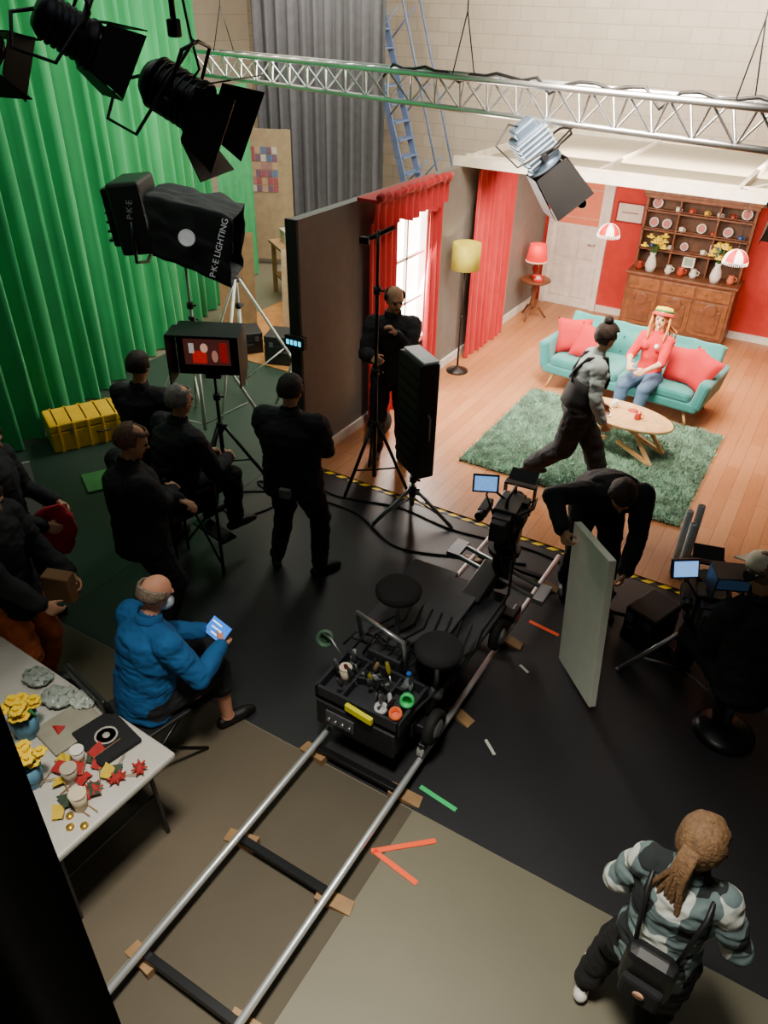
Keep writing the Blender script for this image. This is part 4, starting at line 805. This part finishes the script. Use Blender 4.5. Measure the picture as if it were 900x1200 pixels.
ps=thing('pin_board','freestanding wooden panel board with a colourful photo collage','pin board',(-8.82,10.86,0),25);ob('board',B().box((.06,0,1.15),(.8,.02,2.1)),mat('b09878',.7),ps)
for s in(-.3,.38): ob('post',B().box((s,.03,1.1),(.04,.04,2.2)),PLY,ps);ob('foot',B().box((s,.03,.02),(.05,.5,.04)),PLY,ps)
for i in range(30):
    x=-.2+(i%5)*.095;z=1.28+(i//5)*.12;ob('photo_tile',B().box((x,-.014,z),(.085,.006,.105)),mat(random.choice(['a85860','6078a0','c0a080','d8ccc0','80607a','b08080']),.6),ps)
ck=thing('intercom_box','small black box with teal lit display on the flat edge','intercom',(-4.12,5.37,1.35));ob('casing',B().box((0,0,0),(.22,.06,.12)),BLK,ck,bev=.008)
for i in range(4): ob('display_digit',B().box((-.07+.045*i,-.034,.0),(.028,.004,.045)),mat('30b8d8',.3,es=3,var=0),ck)
BLU=mat('7890bc',.7);ld=thing('steel_ladder','blue painted steel access ladder with handrails by the block wall','ladder',(-8.5,14.3,0))
for yy in(-.3,.3): ob('stringer',B().box((0,yy,2.9),(.12,.04,6.4),(0,-18,0)),BLU,ld)
for i in range(20):
    z=.25+i*.3;ob('tread',B().box((.95-z*math.tan(rad(18)),0,z),(.2,.58,.03)),BLU,ld)
for yy in(-.32,.32):
    b=B().cyl((1.5,yy,.8),(-.3,yy,6.4),.02)
    for z in(1,2.2,3.4,4.6): b.cyl((1.0-z*.325,yy,z),(1.45-z*.32,yy,z+.5),.014)
    ob('handrail',b,BLU,ld)
# ================= FOLDING TABLE
ft=thing('folding_table','white plastic folding table covered with props','folding table',(-2.98,1.36,0),-3)
ob('tabletop',B().box((0,0,.72),(1.55,.72,.045)),mat('b4b0a8',.5,var=.05),ft,bev=.015)
for x in(-.6,.6): ob('leg_frame',B().tube([(x,-.28,.7),(x+.04,-.3,.015),(x-.02,-.34,.014)],.013).tube([(x,.28,.7),(x+.04,.3,.015)],.013).cyl((x+.02,-.29,.35),(x+.02,.29,.35),.01),mat('55565a',.4,.7),ft)
TZ=.744
def flowerpot(x,y,s=1.0):
    t=thing('flower_pot','pale blue pot of bright yellow artificial flowers on table','flower pot',(x,y,TZ),group='flower pots on the table')
    ob('pot',B().lathe([(0,0),(.05*s,0),(.062*s,.12*s),(.055*s,.12*s),(.045*s,.01),(0,.01)]),mat('5a8aa8',.6),t)
    for i in range(15):
        an=random.random()*6.28;rr=random.uniform(0,.08)*s;e=V((math.cos(an)*rr,math.sin(an)*rr,random.uniform(.15,.21)*s));b=B();daff(b,e,.8*s);b.cyl(e,(0,0,.1*s),.003,n=5);ob('blossom',b,mat('f0c810',.6),t)
    for q in(1,-1): ob('leaf',B().tube([(0,0,.1*s),(.05*q,.02*q,.16*s),(.09*q,.03*q,.13*s)],[.01,.012,.002]),mat('2a6a30',.7),t)
flowerpot(-2.93,1.36,1.15);flowerpot(-2.66,1.17,1.1)
mug((-2.34,1.2,TZ),'c8b89c','kraft paper coffee cup on the folding table',r=.042,hh=.11,handle=False,cat='paper cup');mug((-2.5,1.28,TZ),'a89c8a','kraft paper coffee cup on the folding table',r=.04,hh=.1,handle=False,cat='paper cup')
mug((-2.56,1.38,TZ),'d8d4cc','white paper cup standing among props',r=.035,hh=.09,handle=False,cat='paper cup')
ts_=thing('folded_shirt','folded black t-shirt with pale round emblem on table','folded t-shirt',(-2.55,1.55,TZ),-12);ob('fabric',B().box((0,0,.015),(.3,.24,.03)),CLOTHB,ts_,bev=.012)
ob('emblem',B().lathe([(.05,.031),(.06,.031),(.06,.034),(.05,.034),(.05,.031)]).lathe([(.0,.031),(.02,.031),(.02,.034),(0,.034)]),mat('a8a498',.7),ts_)
ob('plastic_tray',B().box((0,0,.01),(.24,.3,.02)),mat('8c8878',.4),loc=(-2.77,1.5,TZ),rot=(0,0,-10),bev=.006,label='grey plastic tray beside the folded t-shirt',cat='tray')
for x,y,s,c in((-2.98,1.6,1,'98a098'),(-2.85,1.66,.8,'a4aca4'),(-3.2,1.64,.9,'8c948c')):
    b=B().sph((0,0,.02),(.1*s,.08*s,.02*s),32)
    b.v=[p+V((noise.noise(p*40),noise.noise(p*40+V((5,0,0))),1.4*abs(noise.noise(p*40+V((0,5,0))))))*.025 for p in b.v]
    ob('plastic_bag',b,mat(c,.2,bump=1,bs=20),loc=(x,y,TZ),label='crumpled clear plastic bag with small parts',cat='plastic bag',group='plastic bags on the table')
for i in range(22):
    x=random.uniform(-2.85,-2.3);y=random.uniform(1.06,1.44);k_=i%3;t=thing('paper_flag',('red','yellow and black','dark green')[k_]+' paper bunting flag on the folding table','paper flag',(x,y,TZ+.003+i*.001),random.uniform(0,360),group='paper flags on the table')
    ob('stick',B().cyl((0,0,.004),(.16,0,.004),.003,n=6),PLY,t);ob('pennant',B().add([(0,0,.006),(.07,.0,.008),(.08,.06,.016),(.03,.05,.02),(0,.05,.006)],[(0,1,2,3,4)],False),mat(('a01818','c8a820','2a3a2a')[k_],.7),t)
for i in range(3):
    t=thing('felt_ornament','red felt craft ornament with soft spikes on table','ornament',(-2.36+.05*i,1.30+.1*i,TZ),i*70,group='red ornaments on the table');ob('body',B().sph((0,0,.02),(.035,.022,.02),12),mat('98201c',.8),t)
    for q in range(7): an=q*.9;ob('spike',B().cyl((math.cos(an)*.025,math.sin(an)*.015,.02),(math.cos(an)*.05,math.sin(an)*.04,.03),.01,.004,6),mat('a82820',.8),t)
for i in range(4): ob('gold_button',B().lathe([(0,0),(.02,0),(.018,.01),(0,.012)]),mat('d8b050',.3,.8),loc=(-2.4+.05*i,1.10+.04*(i%2),TZ),label='small shiny gold button on the table',cat='button',group='gold buttons')
# ================= FLOOR TAPES
def tape(p,q,c,label,w=.03,es=.0):
    p,q=V((*p,0)),V((*q,0));d_=(q-p).normalized();n_=V((-d_.y,d_.x,0))*w/2;b=B()
    b.add([p-n_+V((0,0,.004)),q-n_+V((0,0,.004)),q+n_+V((0,0,.004)),p+n_+V((0,0,.004)),p-n_+V((0,0,.0075)),q-n_+V((0,0,.0075)),q+n_+V((0,0,.0075)),p+n_+V((0,0,.0075))],[(0,1,5,4),(1,2,6,5),(2,3,7,6),(3,0,4,7),(4,5,6,7)],False)
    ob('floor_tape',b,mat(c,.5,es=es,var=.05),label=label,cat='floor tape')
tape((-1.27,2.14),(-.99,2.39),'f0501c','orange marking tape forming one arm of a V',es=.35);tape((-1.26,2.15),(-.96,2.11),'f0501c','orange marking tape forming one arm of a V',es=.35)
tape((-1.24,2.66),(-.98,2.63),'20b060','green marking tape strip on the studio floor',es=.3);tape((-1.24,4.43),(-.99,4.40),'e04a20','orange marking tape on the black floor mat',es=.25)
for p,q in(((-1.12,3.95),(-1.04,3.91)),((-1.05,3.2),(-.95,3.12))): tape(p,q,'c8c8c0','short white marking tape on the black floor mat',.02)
for i,pts in enumerate((((-4.4,4.6),(-3.9,4.9),(-3.2,4.95),(-2.6,4.7),(-2.0,4.9),(-1.5,5.1)),((-4.0,5.2),(-3.5,5.1),(-2.9,5.25),(-2.3,5.2),(-1.5,5.3),(-.7,5.1)),((-4.6,4.5),(-4.1,4.3),(-3.9,4.7),(-4.3,4.9),(-3.6,5.1)),((-1.0,5.2),(-.8,4.9),(-.5,4.9),(-.2,4.6)))):
    b=B();pp=[]
    for k_ in range(len(pts)-1):
        for s in range(8):
            t_=s/8;p0=pts[max(k_-1,0)];p1=pts[k_];p2_=pts[k_+1];p3_=pts[min(k_+2,len(pts)-1)]
            f=lambda a_,b_,c_,d_:.5*((2*b_)+(-a_+c_)*t_+(2*a_-5*b_+4*c_-d_)*t_*t_+(-a_+3*b_-3*c_+d_)*t_**3)
            pp.append((f(p0[0],p1[0],p2_[0],p3_[0]),f(p0[1],p1[1],p2_[1],p3_[1]),.014))
    ob('power_cable',b.tube(pp,.008,6),RUB,label='black power cable snaking over the floor mat',cat='cable',group='floor cables')
# ================= LIGHTS
def area(loc,to,e,size,col=(1,1,1),sy=None,spread=180):
    l=bpy.data.lights.new('area','AREA');l.energy=e;l.size=size;l.color=col;l.spread=rad(spread)
    if sy:l.shape='RECTANGLE';l.size_y=sy
    o=bpy.data.objects.new('area_light',l);COL.objects.link(o);o.location=loc;o.rotation_euler=(V(to)-V(loc)).to_track_quat('-Z','Y').to_euler()
def spot(loc,to,e,ang,col=(1,1,1),bl=.5,r=.1):
    l=bpy.data.lights.new('spot','SPOT');l.energy=e;l.spot_size=rad(ang);l.spot_blend=bl;l.color=col;l.shadow_soft_size=r
    o=bpy.data.objects.new('spot_light',l);COL.objects.link(o);o.location=loc;o.rotation_euler=(V(to)-V(loc)).to_track_quat('-Z','Y').to_euler()
def point(loc,e,col,r=.05):
    l=bpy.data.lights.new('point','POINT');l.energy=e;l.color=col;l.shadow_soft_size=r;o=bpy.data.objects.new('point_light',l);COL.objects.link(o);o.location=loc
WARM=(1,.84,.66)
area((-1.8,6.5,4.4),(-1.9,9.8,.4),320,1.8,WARM,spread=95)
spot((-2.3,7.1,2.6),(-1.7,8.8,.5),190,80,(1,.9,.78),r=.25)
area((-4.0,7.4,1.5),(0,7.9,.3),150,.75,(1,.92,.82),1.4)
area((-1.9,9.6,2.39),(-1.9,10.7,0),260,3.2,WARM,1.6)
point((-3.80,10.70,1.15),3.0,(1,.4,.25));point((-3.8,8.36,1.5),6,(1,.85,.5))
area((-4.8,8.0,5.4),(-7.8,6.5,2.4),190,2.5,(.95,1,.88),1.2,spread=130)
area((-5.2,3.8,5.6),(-7.2,4.2,2.2),36,1.5,(.9,1,.85))
area((-3,12.6,5.5),(-4,15,2.6),580,6,(1,.88,.74),.8)
area((-8.0,10.6,5.2),(-8.6,12.4,1.5),150,2,(1,.9,.75))
area((-6.6,8.2,4.6),(-6.4,8.6,0),60,1,(1,.8,.6),spread=110)
area((-.9,.9,6.4),(-.9,1.0,0),74,.8,(1,.95,.82),spread=56)
area((-2,3.2,6.5),(-2.2,3.4,0),17,3,(.9,.94,1))
wd=bpy.data.worlds.new('world');SC.world=wd;wd.use_nodes=True;wd.node_tree.nodes['Background'].inputs[0].default_value=(.62,.58,.5,1);wd.node_tree.nodes['Background'].inputs[1].default_value=.05
